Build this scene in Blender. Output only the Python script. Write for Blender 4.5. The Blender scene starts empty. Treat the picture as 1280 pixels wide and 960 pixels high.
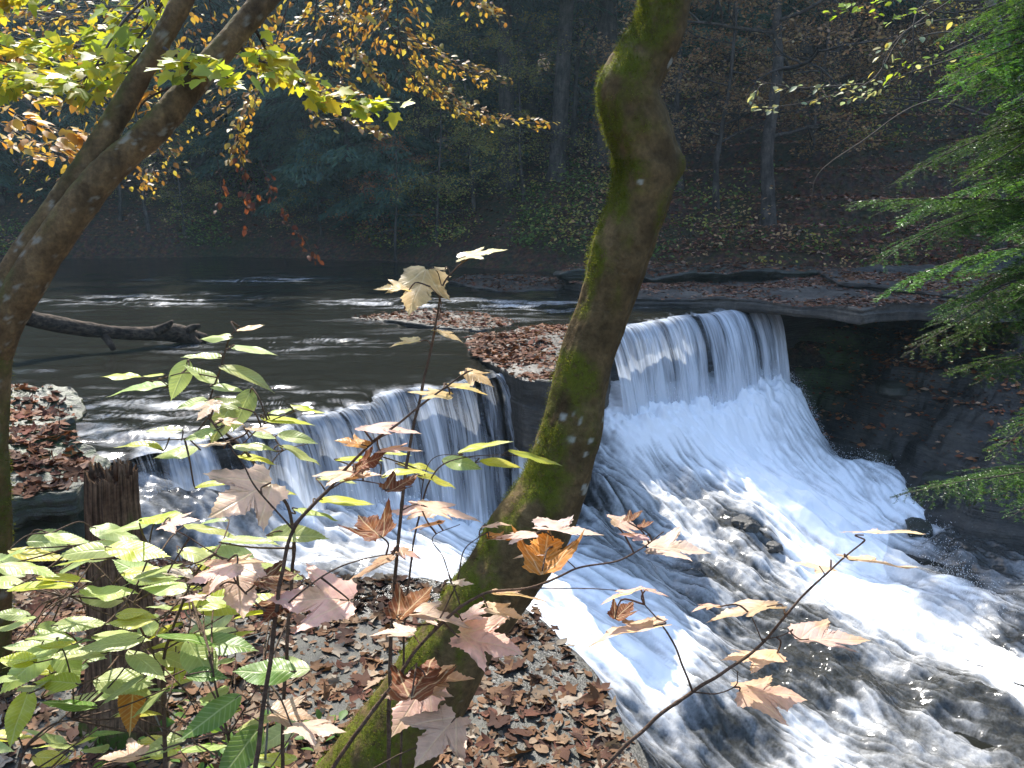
import bpy, math
import numpy as np
from mathutils import Vector, Matrix, Euler

RNG = np.random.default_rng(11)
SC = bpy.context.scene
COL = SC.collection
TH = math.radians(12.95)
FPX = 1000.0
CT, ST = math.cos(TH), math.sin(TH)

# ------------------------------------------------------------------ sight lines (the camera stands at the origin, looking along +Y)
def ray(u, v):
    a = (u - 640.0) / FPX
    b = -(v - 480.0) / FPX
    return np.array([a, CT + ST * b, -ST + CT * b])
def P(u, v, Y):
    d = ray(u, v); return d * (Y / d[1])
def PZ(u, v, z):
    d = ray(u, v); return d * (z / d[2])
CAM_R = np.array([1.0, 0, 0]); CAM_U = np.array([0, ST, CT]); CAM_F = np.array([0, CT, -ST])

# ------------------------------------------------------------------ noise
def _h(ix, iy, iz, seed):
    h = (ix.astype(np.int64) * 374761393 + iy.astype(np.int64) * 668265263 + iz.astype(np.int64) * 2147483647 + seed * 974711) & 0xFFFFFFFF
    h = ((h ^ (h >> 13)) * 1274126177) & 0xFFFFFFFF
    h = ((h ^ (h >> 15)) * 2246822519) & 0xFFFFFFFF
    h = h ^ (h >> 16)
    return (h & 0xFFFFFF) / float(0xFFFFFF) * 2 - 1
def vnoise(p, seed=0):
    p = np.asarray(p, float)
    i = np.floor(p).astype(np.int64); f = p - i
    f = f * f * f * (f * (f * 6 - 15) + 10)
    r = 0
    for dx in (0, 1):
        wx = f[:, 0] if dx else 1 - f[:, 0]
        for dy in (0, 1):
            wy = f[:, 1] if dy else 1 - f[:, 1]
            for dz in (0, 1):
                wz = f[:, 2] if dz else 1 - f[:, 2]
                r = r + wx * wy * wz * _h(i[:, 0] + dx, i[:, 1] + dy, i[:, 2] + dz, seed)
    return r
def fbm(p, octv=4, seed=0, lac=2.03, gain=.5):
    p = np.asarray(p, float); a = 1.0; s = 0; r = 0
    for k in range(octv):
        r = r + a * vnoise(p, seed + k * 17); s += a; a *= gain; p = p * lac + 11.3
    return r / s
def xy3(x, y, z=0.0, s=1.0):
    x = np.asarray(x, float).ravel(); y = np.asarray(y, float).ravel()
    return np.stack([x * s, y * s, np.broadcast_to(np.asarray(z, float), x.shape) * s], 1)
def sstep(a, b, x):
    t = np.clip((x - a) / (b - a), 0, 1); return t * t * (3 - 2 * t)
def nrm(v):
    v = np.asarray(v, float); return v / (np.linalg.norm(v, axis=-1, keepdims=True) + 1e-12)

# ------------------------------------------------------------------ mesh building
def make(name, V, FL, mat, parent=None, cols=None, attrs=None, vattrs=None, smooth=True):
    V = np.ascontiguousarray(V, np.float32)
    if not isinstance(FL, (list, tuple)): FL = [FL]
    FL = [np.asarray(f, np.int32) for f in FL if len(f)]
    me = bpy.data.meshes.new(name)
    me.vertices.add(len(V)); me.vertices.foreach_set('co', V.ravel())
    loops = np.concatenate([f.ravel() for f in FL])
    tot = np.concatenate([np.full(len(f), f.shape[1], np.int32) for f in FL])
    start = np.concatenate([[0], np.cumsum(tot)[:-1]]).astype(np.int32)
    me.loops.add(len(loops)); me.loops.foreach_set('vertex_index', loops)
    me.polygons.add(len(tot)); me.polygons.foreach_set('loop_start', start)
    try: me.polygons.foreach_set('loop_total', tot)
    except Exception: pass
    me.polygons.foreach_set('use_smooth', np.full(len(tot), bool(smooth)))
    me.update(calc_edges=True)
    if cols is not None:
        c = np.ones((len(V), 4), np.float32); c[:, :3] = cols
        a = me.attributes.new('col', 'FLOAT_COLOR', 'POINT'); a.data.foreach_set('color', c.ravel())
    for k, x in (attrs or {}).items():
        a = me.attributes.new(k, 'FLOAT', 'POINT'); a.data.foreach_set('value', np.ascontiguousarray(x, np.float32).ravel())
    for k, x in (vattrs or {}).items():
        a = me.attributes.new(k, 'FLOAT_VECTOR', 'POINT'); a.data.foreach_set('vector', np.ascontiguousarray(x, np.float32).ravel())
    if mat is not None: me.materials.append(mat)
    o = bpy.data.objects.new(name, me); COL.objects.link(o)
    if parent is not None: o.parent = parent
    return o
def tag(o, label=None, cat=None, group=None, kind=None):
    if label: o['label'] = label
    if cat: o['category'] = cat
    if group: o['group'] = group
    if kind: o['kind'] = kind
    return o
def empty(name, loc, label, cat, group=None):
    o = bpy.data.objects.new(name, None); COL.objects.link(o)
    o.location = [float(c) for c in loc]; o.empty_display_size = .2
    return tag(o, label, cat, group)
def copy_thing(o, loc, rz=0.0, sc=1.0, label=None):
    c = o.copy(); COL.objects.link(c); c.location = [float(q) for q in loc]; c.rotation_euler = (0, 0, rz)
    c.scale = (sc, sc, sc) if not isinstance(sc, tuple) else sc
    if label: c['label'] = label
    for ch in list(o.children):
        d = ch.copy(); COL.objects.link(d); d.parent = c
    return c
class Acc:
    """collects pieces of one mesh"""
    def __init__(s): s.V = []; s.F = {}; s.n = 0; s.A = {}
    def add(s, V, FL, **att):
        V = np.asarray(V, float); s.V.append(V)
        for f in (FL if isinstance(FL, list) else [FL]):
            f = np.asarray(f)
            if len(f): s.F.setdefault(f.shape[1], []).append(f + s.n)
        s.n += len(V)
        for k, x in att.items(): s.A.setdefault(k, []).append(np.broadcast_to(np.asarray(x, float), (len(V), 3) if k in ('col', 'luv') else (len(V),)))
    def done(s, name, mat, parent=None, smooth=True, origin=None):
        V = np.concatenate(s.V)
        if origin is not None: V = V - np.asarray(origin, float)
        A = {k: np.concatenate(x) for k, x in s.A.items()}
        cols = A.pop('col', None); va = {k: A.pop(k) for k in ('luv',) if k in A}
        return make(name, V, [np.concatenate(f) for f in s.F.values()], mat, parent, cols, A, va, smooth)
def grid_faces(nr, nc, wrap=False):
    r = np.arange(nr - 1)[:, None]; c = np.arange(nc if wrap else nc - 1)[None, :]
    c2 = (c + 1) % nc
    return np.stack([r * nc + c, r * nc + c2, (r + 1) * nc + c2, (r + 1) * nc + c], -1).reshape(-1, 4)
def catmull(pts, n):
    p = np.asarray(pts, float)
    if len(p) == 2:
        t = np.linspace(0, 1, n)[:, None]; return p[0] * (1 - t) + p[1] * t
    q = np.vstack([2 * p[0] - p[1], p, 2 * p[-1] - p[-2]])
    t = np.linspace(0, len(p) - 1 - 1e-9, n); i = t.astype(int); f = (t - i)[:, None]
    a, b, c, d = q[i], q[i + 1], q[i + 2], q[i + 3]
    return .5 * (2 * b + (c - a) * f + (2 * a - 5 * b + 4 * c - d) * f * f + (3 * b - a - 3 * c + d) * f ** 3)
def frames(C):
    T = nrm(np.gradient(C, axis=0)); N = np.zeros_like(C)
    ref = np.array([1.0, 0, 0]) if abs(T[0, 0]) < .9 else np.array([0, 1.0, 0])
    n = nrm(ref - T[0] * (ref @ T[0]))
    for i in range(len(C)):
        n = nrm(n - T[i] * (n @ T[i])); N[i] = n
    return T, N, np.cross(T, N)
def tube(C, Rr, seg=8, disp=None, cap=True):
    C = np.asarray(C, float); Rr = np.broadcast_to(np.asarray(Rr, float), (len(C),))
    T, N, B = frames(C); a = np.linspace(0, 2 * np.pi, seg, endpoint=False)
    D = N[:, None] * np.cos(a)[None, :, None] + B[:, None] * np.sin(a)[None, :, None]
    V = C[:, None] + D * Rr[:, None, None]
    if disp is not None:
        V = V + D * disp(V.reshape(-1, 3), D.reshape(-1, 3)).reshape(len(C), seg, 1)
    V = V.reshape(-1, 3); F = [grid_faces(len(C), seg, True)]
    if cap:
        V = np.vstack([V, C[0], C[-1]]); n = len(C) * seg; k = np.arange(seg); k2 = (k + 1) % seg
        F.append(np.stack([np.full(seg, n), k2, k], 1)); F.append(np.stack([np.full(seg, n + 1), (len(C) - 1) * seg + k, (len(C) - 1) * seg + k2], 1))
    return V, F
def scatter(tv, tf, pos, X, Yv, s):
    """copies of a template (x across, y along, z normal)"""
    Z = np.cross(X, Yv); s = np.broadcast_to(np.asarray(s, float), (len(pos),))
    V = pos[:, None] + (tv[None, :, 0, None] * X[:, None] + tv[None, :, 1, None] * Yv[:, None] + tv[None, :, 2, None] * Z[:, None]) * s[:, None, None]
    off = (np.arange(len(pos)) * len(tv))[:, None, None]
    return V.reshape(-1, 3), (tf[None] + off).reshape(-1, tf.shape[1])
def ortho(axis, up):
    """frames from tip directions and normals"""
    Yv = nrm(axis); X = nrm(np.cross(Yv, up)); return X, Yv

# ------------------------------------------------------------------ materials
def mat_new(name):
    m = bpy.data.materials.new(name); m.use_nodes = True; nt = m.node_tree; nt.nodes.clear()
    return m, nt
class NT:
    def __init__(s, name): s.m, s.t = mat_new(name)
    def n(s, typ, **kw):
        x = s.t.nodes.new(typ)
        for k, v in kw.items():
            if k.startswith('i_'):
                x.inputs[k[2:].replace('_', ' ')].default_value = v
            else: setattr(x, k, v)
        return x
    def l(s, a, b): s.t.links.new(a, b)
    def attr(s, name): return s.n('ShaderNodeAttribute', attribute_name=name)
    def noise(s, scale, detail=4, rough=.55, vec=None, dist=0.0):
        x = s.n('ShaderNodeTexNoise'); x.inputs['Scale'].default_value = scale; x.inputs['Detail'].default_value = detail
        x.inputs['Roughness'].default_value = rough; x.inputs['Distortion'].default_value = dist
        if vec is not None: s.l(vec, x.inputs['Vector'])
        return x
    def coord(s): return s.n('ShaderNodeTexCoord').outputs['Object']
    def pos(s): return s.n('ShaderNodeNewGeometry').outputs['Position']
    def ramp(s, src, stops):
        r = s.n('ShaderNodeValToRGB'); e = r.color_ramp.elements
        while len(e) < len(stops): e.new(.5)
        for k, (p, c) in enumerate(stops):
            e[k].position = p; e[k].color = (*c, 1) if len(c) == 3 else c
        s.l(src, r.inputs[0]); return r.outputs[0]
    def mix(s, f, a, b, blend='MIX'):
        x = s.n('ShaderNodeMix', data_type='RGBA', blend_type=blend)
        for val, k in ((f, 0), (a, 6), (b, 7)):
            if isinstance(val, (int, float)): x.inputs[k].default_value = val
            elif isinstance(val, tuple): x.inputs[k].default_value = (*val, 1)
            else: s.l(val, x.inputs[k])
        return x.outputs[2]
    def math(s, op, a, b=0.0, c=None):
        x = s.n('ShaderNodeMath', operation=op)
        for k, val in enumerate((a, b) if c is None else (a, b, c)):
            if isinstance(val, (int, float)): x.inputs[k].default_value = val
            else: s.l(val, x.inputs[k])
        return x.outputs[0]
    def bump(s, h, strength=.4, dist=.01):
        b = s.n('ShaderNodeBump'); b.inputs['Strength'].default_value = strength; b.inputs['Distance'].default_value = dist
        s.l(h, b.inputs['Height']); return b.outputs[0]
    def vscale(s, vec, sc):
        m = s.n('ShaderNodeMapping'); m.inputs['Scale'].default_value = sc; s.l(vec, m.inputs['Vector']); return m.outputs[0]
    def principled(s, color=None, rough=.6, spec=.5, normal=None, **kw):
        p = s.n('ShaderNodeBsdfPrincipled')
        for val, k in ((color, 'Base Color'), (rough, 'Roughness'), (spec, 'Specular IOR Level')):
            if val is None: continue
            if isinstance(val, (int, float)): p.inputs[k].default_value = val
            elif isinstance(val, tuple): p.inputs[k].default_value = (*val, 1)
            else: s.l(val, p.inputs[k])
        if normal is not None: s.l(normal, p.inputs['Normal'])
        for k, v in kw.items(): p.inputs[k].default_value = v
        return p
    def out(s, sh):
        o = s.n('ShaderNodeOutputMaterial'); s.l(sh, o.inputs['Surface']); return s.m

def leaf_material(name, trans=.45, rough=.45, spec=.35, vein=None, blotch=.35, tint=(1, 1, 1)):
    t = NT(name); c = t.attr('col').outputs['Color']
    ns = t.noise(60 if vein else 3, 3, .6, t.pos())
    c = t.mix(blotch, c, t.mix(1.0, c, t.ramp(ns.outputs[0], [(.3, (.35, .3, .25)), (.6, (1.1, 1.1, 1.1))]), 'MULTIPLY'))
    nor = None
    if vein:
        sx = t.n('ShaderNodeSeparateXYZ'); t.l(t.attr('luv').outputs['Vector'], sx.inputs[0]); x, y = sx.outputs[0], sx.outputs[1]
        ax = t.math('ABSOLUTE', x)
        if vein == 'palm':
            ang = t.math('ARCTAN2', ax, t.math('ADD', y, .02)); r = t.math('SQRT', t.math('ADD', t.math('MULTIPLY', x, x), t.math('MULTIPLY', y, y)))
            pp = t.math('PINGPONG', ang, .36)
            main = t.math('MULTIPLY', t.math('MINIMUM', pp, t.math('ABSOLUTE', t.math('SUBTRACT', ang, .72))), r)
            main = t.math('MINIMUM', ax, t.math('MULTIPLY', t.math('ABSOLUTE', t.math('SUBTRACT', ang, .66)), r))
            side = t.math('PINGPONG', t.math('SUBTRACT', y, t.math('MULTIPLY', ax, .6)), .055)
        else:
            main = ax
            side = t.math('PINGPONG', t.math('SUBTRACT', y, t.math('MULTIPLY', ax, .75)), .045)
        mr = t.n('ShaderNodeMapRange'); mr.inputs['From Min'].default_value = .004; mr.inputs['From Max'].default_value = .02; t.l(main, mr.inputs[0])
        sr = t.n('ShaderNodeMapRange'); sr.inputs['From Min'].default_value = .0; sr.inputs['From Max'].default_value = .018; sr.inputs['To Min'].default_value = .55; t.l(side, sr.inputs[0])
        h = t.math('MINIMUM', mr.outputs[0], sr.outputs[0])
        c = t.mix(t.math('MULTIPLY', t.math('SUBTRACT', 1.0, h), .38), c, (.9, .75, .45) if vein == 'palm' else (.75, .8, .4))
        nor = t.bump(t.math('ADD', h, t.math('MULTIPLY', ns.outputs[0], .8)), .6, .0012)
    p = t.principled(c, rough, spec, nor)
    tr = t.n('ShaderNodeBsdfTranslucent'); t.l(t.mix(1.0, c, (1.25 * tint[0], 1.2 * tint[1], .8 * tint[2]), 'MULTIPLY'), tr.inputs[0])
    if nor is not None: t.l(nor, tr.inputs['Normal'])
    m = t.n('ShaderNodeMixShader'); m.inputs[0].default_value = trans; t.l(p.outputs[0], m.inputs[1]); t.l(tr.outputs[0], m.inputs[2])
    return t.out(m.outputs[0])

def rock_material(name, c1, c2, wet=.5, strata=True):
    t = NT(name); g = t.pos()
    n1 = t.noise(1.6, 6, .6, g); n2 = t.noise(14, 5, .65, g)
    st = t.noise(3.0, 4, .6, t.vscale(g, (.25, .25, 6.0)))
    c = t.mix(t.ramp(n1.outputs[0], [(.35, (0, 0, 0)), (.65, (1, 1, 1))]), c1, c2)
    c = t.mix(.7, c, t.mix(1.0, c, t.ramp(n2.outputs[0], [(.3, (.35, .35, .35)), (.7, (1.4, 1.4, 1.35))]), 'MULTIPLY'))
    if strata: c = t.mix(.6, c, t.mix(1.0, c, t.ramp(st.outputs[0], [(.38, (.3, .3, .3)), (.55, (1.2, 1.2, 1.2))]), 'MULTIPLY'))
    ms = t.attr('moss').outputs['Fac']
    c = t.mix(t.math('MULTIPLY', ms, t.ramp(t.noise(22, 4, .7, g).outputs[0], [(.35, (0, 0, 0)), (.6, (1, 1, 1))])), c, (.045, .085, .012))
    wt = t.attr('wet').outputs['Fac']; c = t.mix(wt, c, t.mix(1.0, c, (.3, .3, .32), 'MULTIPLY'))
    h = t.math('ADD', t.math('MULTIPLY', n2.outputs[0], .5), t.math('ADD', t.math('MULTIPLY', st.outputs[0], 1.0), t.math('MULTIPLY', t.noise(70, 3, .6, g).outputs[0], .15)))
    rg = t.ramp(n1.outputs[0], [(.35, (.75 - wet * .55,) * 3), (.7, (.85 - wet * .3,) * 3)])
    rg = t.mix(wt, rg, (.22, .22, .22))
    p = t.principled(c, rg, .4 + .2 * wet, t.bump(h, .9, .04))
    return t.out(p.outputs[0])
# ================================================================== water heights and shared lines
ZP = -1.75                                                            # upper pool level
CREST_A = [(140, 566), (250, 550), (340, 535), (420, 510), (500, 490), (560, 474), (612, 458), (630, 455.5)]
CREST_B = [(745, 409), (800, 400), (850, 393), (900, 387), (945, 382.5), (960, 381)]
def jagged(pts, n, amp, seed):
    c = np.array([PZ(u, v, ZP) for u, v in pts]); d = np.concatenate([[0], np.cumsum(np.linalg.norm(np.diff(c, axis=0), axis=1))]); s = np.linspace(0, d[-1], n); c = np.stack([np.interp(s, d, c[:, k]) for k in range(3)], 1)
    t = nrm(np.gradient(c, axis=0)); w = np.minimum(1, np.minimum(s, d[-1] - s) / .3); c[:, :2] += np.column_stack([t[:, 1], -t[:, 0]]) * (amp * w * fbm(np.column_stack([s * 1.5, 0 * s, 0 * s + seed]), 4, seed, gain=.6) * 2)[:, None]; return c
crA = jagged(CREST_A, 46, .20, 5); crB = jagged(CREST_B, 30, .12, 6)

# lower water: photo sight line + distance -> height, and how foamy it is there
LW = [ # u, v, Y, foam
 (170, 588, 5.6, .2), (250, 603, 5.95, .28), (340, 613, 6.35, .36), (420, 622, 6.9, .5), (520, 640, 7.5, .65), (600, 650, 8.5, .8), (650, 640, 9.1, .8),
 (200, 650, 5.2, .2), (300, 690, 5.0, .25), (430, 712, 5.0, .25), (540, 700, 5.7, .85), (560, 660, 7.2, .75), (420, 660, 6.0, .36), (330, 645, 5.8, .3), (480, 690, 5.6, .42),
 (640, 730, 6.1, .8), (700, 770, 5.9, .95), (700, 690, 7.5, .6), (770, 490, 11.6, .85), (870, 495, 12.7, .95), (970, 480, 13.5, .9),
 (1000, 512, 13.1, .8), (1080, 570, 12.3, .7), (1120, 615, 11.5, .7), (1150, 668, 10.7, .75), (900, 560, 11.6, 1.0), (800, 540, 10.9, .95), (1000, 620, 10.7, 1.0), (1050, 600, 11.6, .8),
 (1100, 700, 9.7, 1.0), (1000, 700, 9.3, .9), (935, 650, 9.35, .15), (965, 680, 9.2, .25), (850, 620, 9.8, .4), (760, 600, 9.4, .35), (775, 640, 9.0, .35), (830, 650, 9.2, .35), (800, 690, 8.1, .2), (860, 715, 8.2, .2), (900, 745, 7.8, .38), (920, 790, 7.4, .25),
 (1000, 790, 7.6, .2), (1100, 850, 6.9, .1), (1200, 880, 6.6, .08), (1180, 850, 7.0, .12), (1040, 820, 7.2, .15), (1130, 890, 6.4, .05), (1250, 910, 6.3, .05), (1060, 740, 8.6, .85), (1150, 780, 8.1, .9), (1240, 830, 7.4, .95), (1300, 870, 6.9, .95), (760, 760, 6.6, .7), (760, 810, 5.9, .95), (830, 850, 5.9, .95), (840, 790, 6.5, .75), (900, 850, 6.2, .35), (880, 880, 5.7, .2),
 (800, 890, 5.4, .3), (810, 945, 5.0, .08), (900, 920, 5.6, .08), (950, 900, 5.9, .1), (1020, 930, 5.9, .6), (1080, 895, 6.4, .45), (1100, 935, 5.9, .1), (1180, 940, 5.9, .1), (1270, 950, 5.9, .1), (1050, 955, 5.6, .5),
 (1190, 730, 9.0, .6), (1230, 790, 8.0, .6), (960, 860, 6.6, .15), (1040, 860, 6.7, .12),
]
lw = np.array([[*P(u, v, Y), f] for u, v, Y, f in LW])
ZL = -4.62
extra = [(6.2, 10.3, ZL, .0), (5.6, 9.2, ZL, .0), (7.5, 9.5, ZL, .0), (7, 7.5, ZL - .05, .1), (5.4, 7.9, ZL, .15), (9, 8, ZL, 0), (9, 11, ZL, 0), (7.2, 11.3, ZL, 0.0), (6.6, 5.5, ZL - .1, .2), (4.5, 4.2, -4.75, .2), (2.5, 4, -4.6, .2), (8.5, 4, -4.85, .1),
         (5.6, 12.6, -4.35, .1), (6.4, 13.6, -4.4, 0), (8, 13.5, -4.5, 0), (5.2, 14.2, -4.0, .2), (9.5, 14.5, -4.6, 0), (3.6, 15, -3.2, .8), (1.5, 14, -2.9, .8), (0, 11, -3.1, .8), (-2.5, 8, -2.5, .5), (-3.6, 6, -1.98, .4), (-3.4, 4.6, -2.05, .3), (-1, 3.9, -2.6, .3), (.6, 4.2, -3.4, .4), (.9, 3.2, -4.1, .1), (-3, 3.6, -2.2, .2), (2, 2.6, -4.7, .2), (9.5, 2.8, -4.9, .2)]
lw = np.vstack([lw, np.array(extra)])
class TPS:
    def __init__(s, X, z, lam=.02):
        n = len(X); s.X = X; d = s.k(X[:, None], X[None]); A = np.zeros((n + 3, n + 3))
        A[:n, :n] = d + lam * np.eye(n); A[:n, n] = 1; A[:n, n + 1:] = X; A[n, :n] = 1; A[n + 1:, :n] = X.T
        s.w = np.linalg.solve(A, np.concatenate([z, [0, 0, 0]]))
    @staticmethod
    def k(a, b):
        r2 = ((a - b) ** 2).sum(-1); return np.where(r2 > 1e-12, .5 * r2 * np.log(r2 + 1e-12), 0)
    def __call__(s, Q):
        out = np.empty(len(Q)); n = len(s.X)
        for i in range(0, len(Q), 20000):
            q = Q[i:i + 20000]; out[i:i + 20000] = s.k(q[:, None], s.X[None]) @ s.w[:n] + s.w[n] + q @ s.w[n + 1:]
        return out
lowz = TPS(lw[:, :2], lw[:, 2])
def lowfoam(Q):
    out = np.empty(len(Q))
    for i in range(0, len(Q), 20000):
        d2 = ((Q[i:i + 20000, None] - lw[None, :, :2]) ** 2).sum(-1); w = 1 / (d2 + .01) ** 1.7
        out[i:i + 20000] = (w * lw[None, :, 3]).sum(1) / w.sum(1)
    return out

# ------------------------------------------------------------------ terrain: one sheet, valley floor, far hillside, side slopes
BK = np.array([(-40, 25.0), (-16, 24.5), (-9, 26), (-4, 24.5), (-1, 22.0), (2, 19.6), (5, 18.0), (7.5, 17.2), (11, 16.2), (16, 14), (24, 9), (40, 4)])
def bank_y(x): return np.interp(x, BK[:, 0], BK[:, 1])
def terrain_z(x, y):
    x = np.asarray(x, float); y = np.asarray(y, float)
    yb = bank_y(x) + .8 * fbm(xy3(x, y, 0, .22), 3, 5)
    d = y - yb
    hill = -1.75 + .45 * sstep(-.3, .5, d) + .52 * np.maximum(d - .3, 0) * (1 - .45 * sstep(35, 80, d)) + .5 * fbm(xy3(x, y, 0, .25), 4, 9) * sstep(.5, 4, d)
    # low rock steps on the right side of the slope
    st = .75; q = hill / st; fl = np.floor(q); stepped = (fl + sstep(.55, 1.0, q - fl)) * st
    w = sstep(1.5, 4, x) * sstep(1.0, 2.5, d) * sstep(14, 7, d)
    hill = hill * (1 - .8 * w) + stepped * .8 * w
    bed = np.where(y > 14.5, -2.6, -5.7)
    low = -5.7 + (5.7 - 2.6) * sstep(13.2, 15.0, y + .25 * np.minimum(x, 0))
    z = np.where(d > -.6, np.maximum(hill, low), low)
    # left valley side and behind the camera
    left = -2.6 + .5 * np.maximum(-x - 15, 0); z = np.where(x < -14, np.maximum(z, left), z)
    back = -5.7 + 3.2 * sstep(1.5, -2, y) + .25 * np.maximum(-y - 3, 0); z = np.where(y < 3, np.maximum(z, back), z)
    return z
def build_terrain():
    xs = np.concatenate([np.linspace(-140, -28, 40)[:-1], np.linspace(-28, 28, 260), np.linspace(28, 140, 40)[1:]])
    ys = np.concatenate([np.linspace(-60, 0, 30)[:-1], np.linspace(0, 48, 240), np.linspace(48, 200, 70)[1:]])
    X, Y = np.meshgrid(xs, ys); Z = terrain_z(X.ravel(), Y.ravel())
    t = NT('forest_floor'); g = t.pos()
    n1 = t.noise(.9, 6, .65, g); n2 = t.noise(9, 5, .7, g); vo = t.n('ShaderNodeTexVoronoi'); vo.inputs['Scale'].default_value = 11; t.l(g, vo.inputs['Vector'])
    c = t.ramp(n2.outputs[0], [(.25, (.018, .012, .008)), (.45, (.06, .034, .02)), (.6, (.13, .065, .035)), (.8, (.2, .12, .07))])
    c = t.mix(.5, c, t.mix(1.0, c, vo.outputs['Color'], 'MULTIPLY'))
    c = t.mix(t.math('MULTIPLY', t.ramp(n1.outputs[0], [(.48, (0, 0, 0)), (.62, (1, 1, 1))]), .55), c, (.022, .035, .012))
    sx = t.n('ShaderNodeSeparateXYZ'); t.l(t.n('ShaderNodeNewGeometry').outputs['Normal'], sx.inputs[0])
    steep = t.ramp(sx.outputs[2], [(.45, (1, 1, 1)), (.75, (0, 0, 0))])
    c = t.mix(steep, c, t.ramp(n2.outputs[0], [(.3, (.012, .011, .01)), (.7, (.06, .055, .045))]))
    h = t.math('ADD', n2.outputs[0], t.math('MULTIPLY', vo.outputs['Distance'], .5))
    m = t.out(t.principled(c, .85, .2, t.bump(h, .9, .08)).outputs[0])
    o = make('terrain', np.stack([X.ravel(), Y.ravel(), Z], 1), grid_faces(len(ys), len(xs)), m)
    tag(o, 'wooded hillside and stream bed under the far trees', 'hillside', kind='structure')
build_terrain()

# ------------------------------------------------------------------ flat rocks (outline in plan, layered sides)
M_ROCK = rock_material('wet_sandstone', (.022, .022, .024), (.075, .07, .062), .8)
M_LEDGE = rock_material('grey_sandstone', (.034, .032, .029), (.082, .075, .066), .25)
M_SLAB = rock_material('weathered_sandstone', (.035, .03, .026), (.10, .085, .07), .1)
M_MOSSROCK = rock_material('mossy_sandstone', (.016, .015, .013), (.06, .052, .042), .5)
def slab(name, outline, ztop, zbot, mat, n=220, rings=26, inset=None, seed=0, center=None, edge=.03, zamp=.03, moss=0.0, rows=None, parent=None, rough=.05, wet=None):
    o = np.asarray(outline, float)[:, :2]; seglen = np.linalg.norm(np.roll(o, -1, 0) - o, axis=1); cum = np.concatenate([[0], np.cumsum(seglen)])
    t = np.linspace(0, cum[-1], n, endpoint=False); oc = np.vstack([o, o[:1]])
    per = np.stack([np.interp(t, cum, oc[:, 0]), np.interp(t, cum, oc[:, 1])], 1)
    c = np.mean(o, 0) if center is None else np.asarray(center, float)
    jag = 1 + 0 * t; dirs = nrm(per - c)
    per = per + dirs * (rough * fbm(xy3(per[:, 0], per[:, 1], 0, 1.6), 4, seed + 3))[:, None]
    V = []
    for k in range(rings):
        f = 1 - (1 - (k + 1) / rings) ** 1.6; p = c + (per - c) * f
        z = ztop(p[:, 0], p[:, 1]) + zamp * fbm(xy3(p[:, 0], p[:, 1], 0, 1.4), 5, seed)
        if k == rings - 1: z = z - edge
        V.append(np.column_stack([p, z]))
    top = V[-1][:, 2]
    rows = rows or 18
    for k in range(1, rows + 1):
        f = k / rows; z = top * (1 - f) + zbot * f
        lay = np.floor((z + .12 * fbm(xy3(per[:, 0], per[:, 1], 0, .5), 2, seed + 1)) / .14)
        off = .16 * _h(lay.astype(int), (0 * lay).astype(int), (0 * lay).astype(int), seed + 9) + .07 * fbm(np.column_stack([per * 2.5, z * 4]), 4, seed + 5)
        ins = inset(f, per) if inset else .02
        p = per - dirs * (ins - off * min(1, f * 4) * (1 if top.mean() - zbot > .8 else .35))[:, None]
        V.append(np.column_stack([p, z]))
    V = np.vstack(V); F = grid_faces(rings + rows, n, True)
    V = np.vstack([V, [*c, float(ztop(np.array([c[0]]), np.array([c[1]]))[0])]]); k = np.arange(n)
    F2 = np.stack([np.full(n, len(V) - 1), k, (k + 1) % n], 1)
    ms = np.clip(moss * (1 + fbm(V * 1.5, 3, seed + 2)), 0, 1)
    return make(name, V, [F, F2], mat, parent, attrs={'moss': ms, 'wet': wet(V) if wet else np.zeros(len(V))})

# near bank we stand on
LEDGE_EDGE = [(-60, 650), (60, 665), (180, 690), (300, 706), (400, 718), (480, 716), (561, 724), (620, 738), (662, 750), (696, 787), (730, 829), (752, 855), (771, 900), (790, 937), (806, 985)]
led = [PZ(u, v, -2.02)[:2] for u, v in LEDGE_EDGE]
led = [np.array([-9, 5.2]), np.array([-5, 4.7])] + led + [np.array([.55, 1.7]), np.array([.9, .6]), np.array([1.6, -2]), np.array([2, -7]), np.array([-9, -7])]
led = np.array(led)
def ledge_z(x, y):
    x = np.asarray(x, float); y = np.asarray(y, float)
    return -2.04 + .12 * sstep(2.6, 1.4, y) + .35 * sstep(1.4, -.5, y) + .16 * sstep(-1.0, -2.6, x) * sstep(4.5, 2.5, y) + .035 * fbm(xy3(x, y, 0, .9), 3, 31)
def edge_dist(x, y):
    E = np.array([PZ(u, v, -2.02)[:2] for u, v in LEDGE_EDGE]); d = np.full(len(x), 9.0)
    for a, b in zip(E[:-1], E[1:]):
        ab = b - a; t = np.clip(((x - a[0]) * ab[0] + (y - a[1]) * ab[1]) / (ab @ ab), 0, 1); d = np.minimum(d, np.hypot(x - a[0] - t * ab[0], y - a[1] - t * ab[1]))
    return d
def wetness(x, y):
    d = edge_dist(x, y) + .25 * fbm(xy3(x, y, 0, 2.2), 3, 19); return sstep(.75, .15, d) * sstep(.45, -.2, x) + .35 * sstep(.2, .02, d)
o = slab('rock_ledge', led, ledge_z, -5.8, M_LEDGE, n=700, rings=90, seed=4, center=(-1.6, 1.9), edge=.03, zamp=.03, moss=.1, rows=40, rough=.12, wet=lambda V: np.clip(wetness(V[:, 0], V[:, 1]), 0, 1), inset=lambda f, per: np.full(len(per), .02 + .12 * f))
tag(o, 'grey bedrock ledge along the near bank littered with brown leaves', 'rock ledge', kind='structure')

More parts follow.
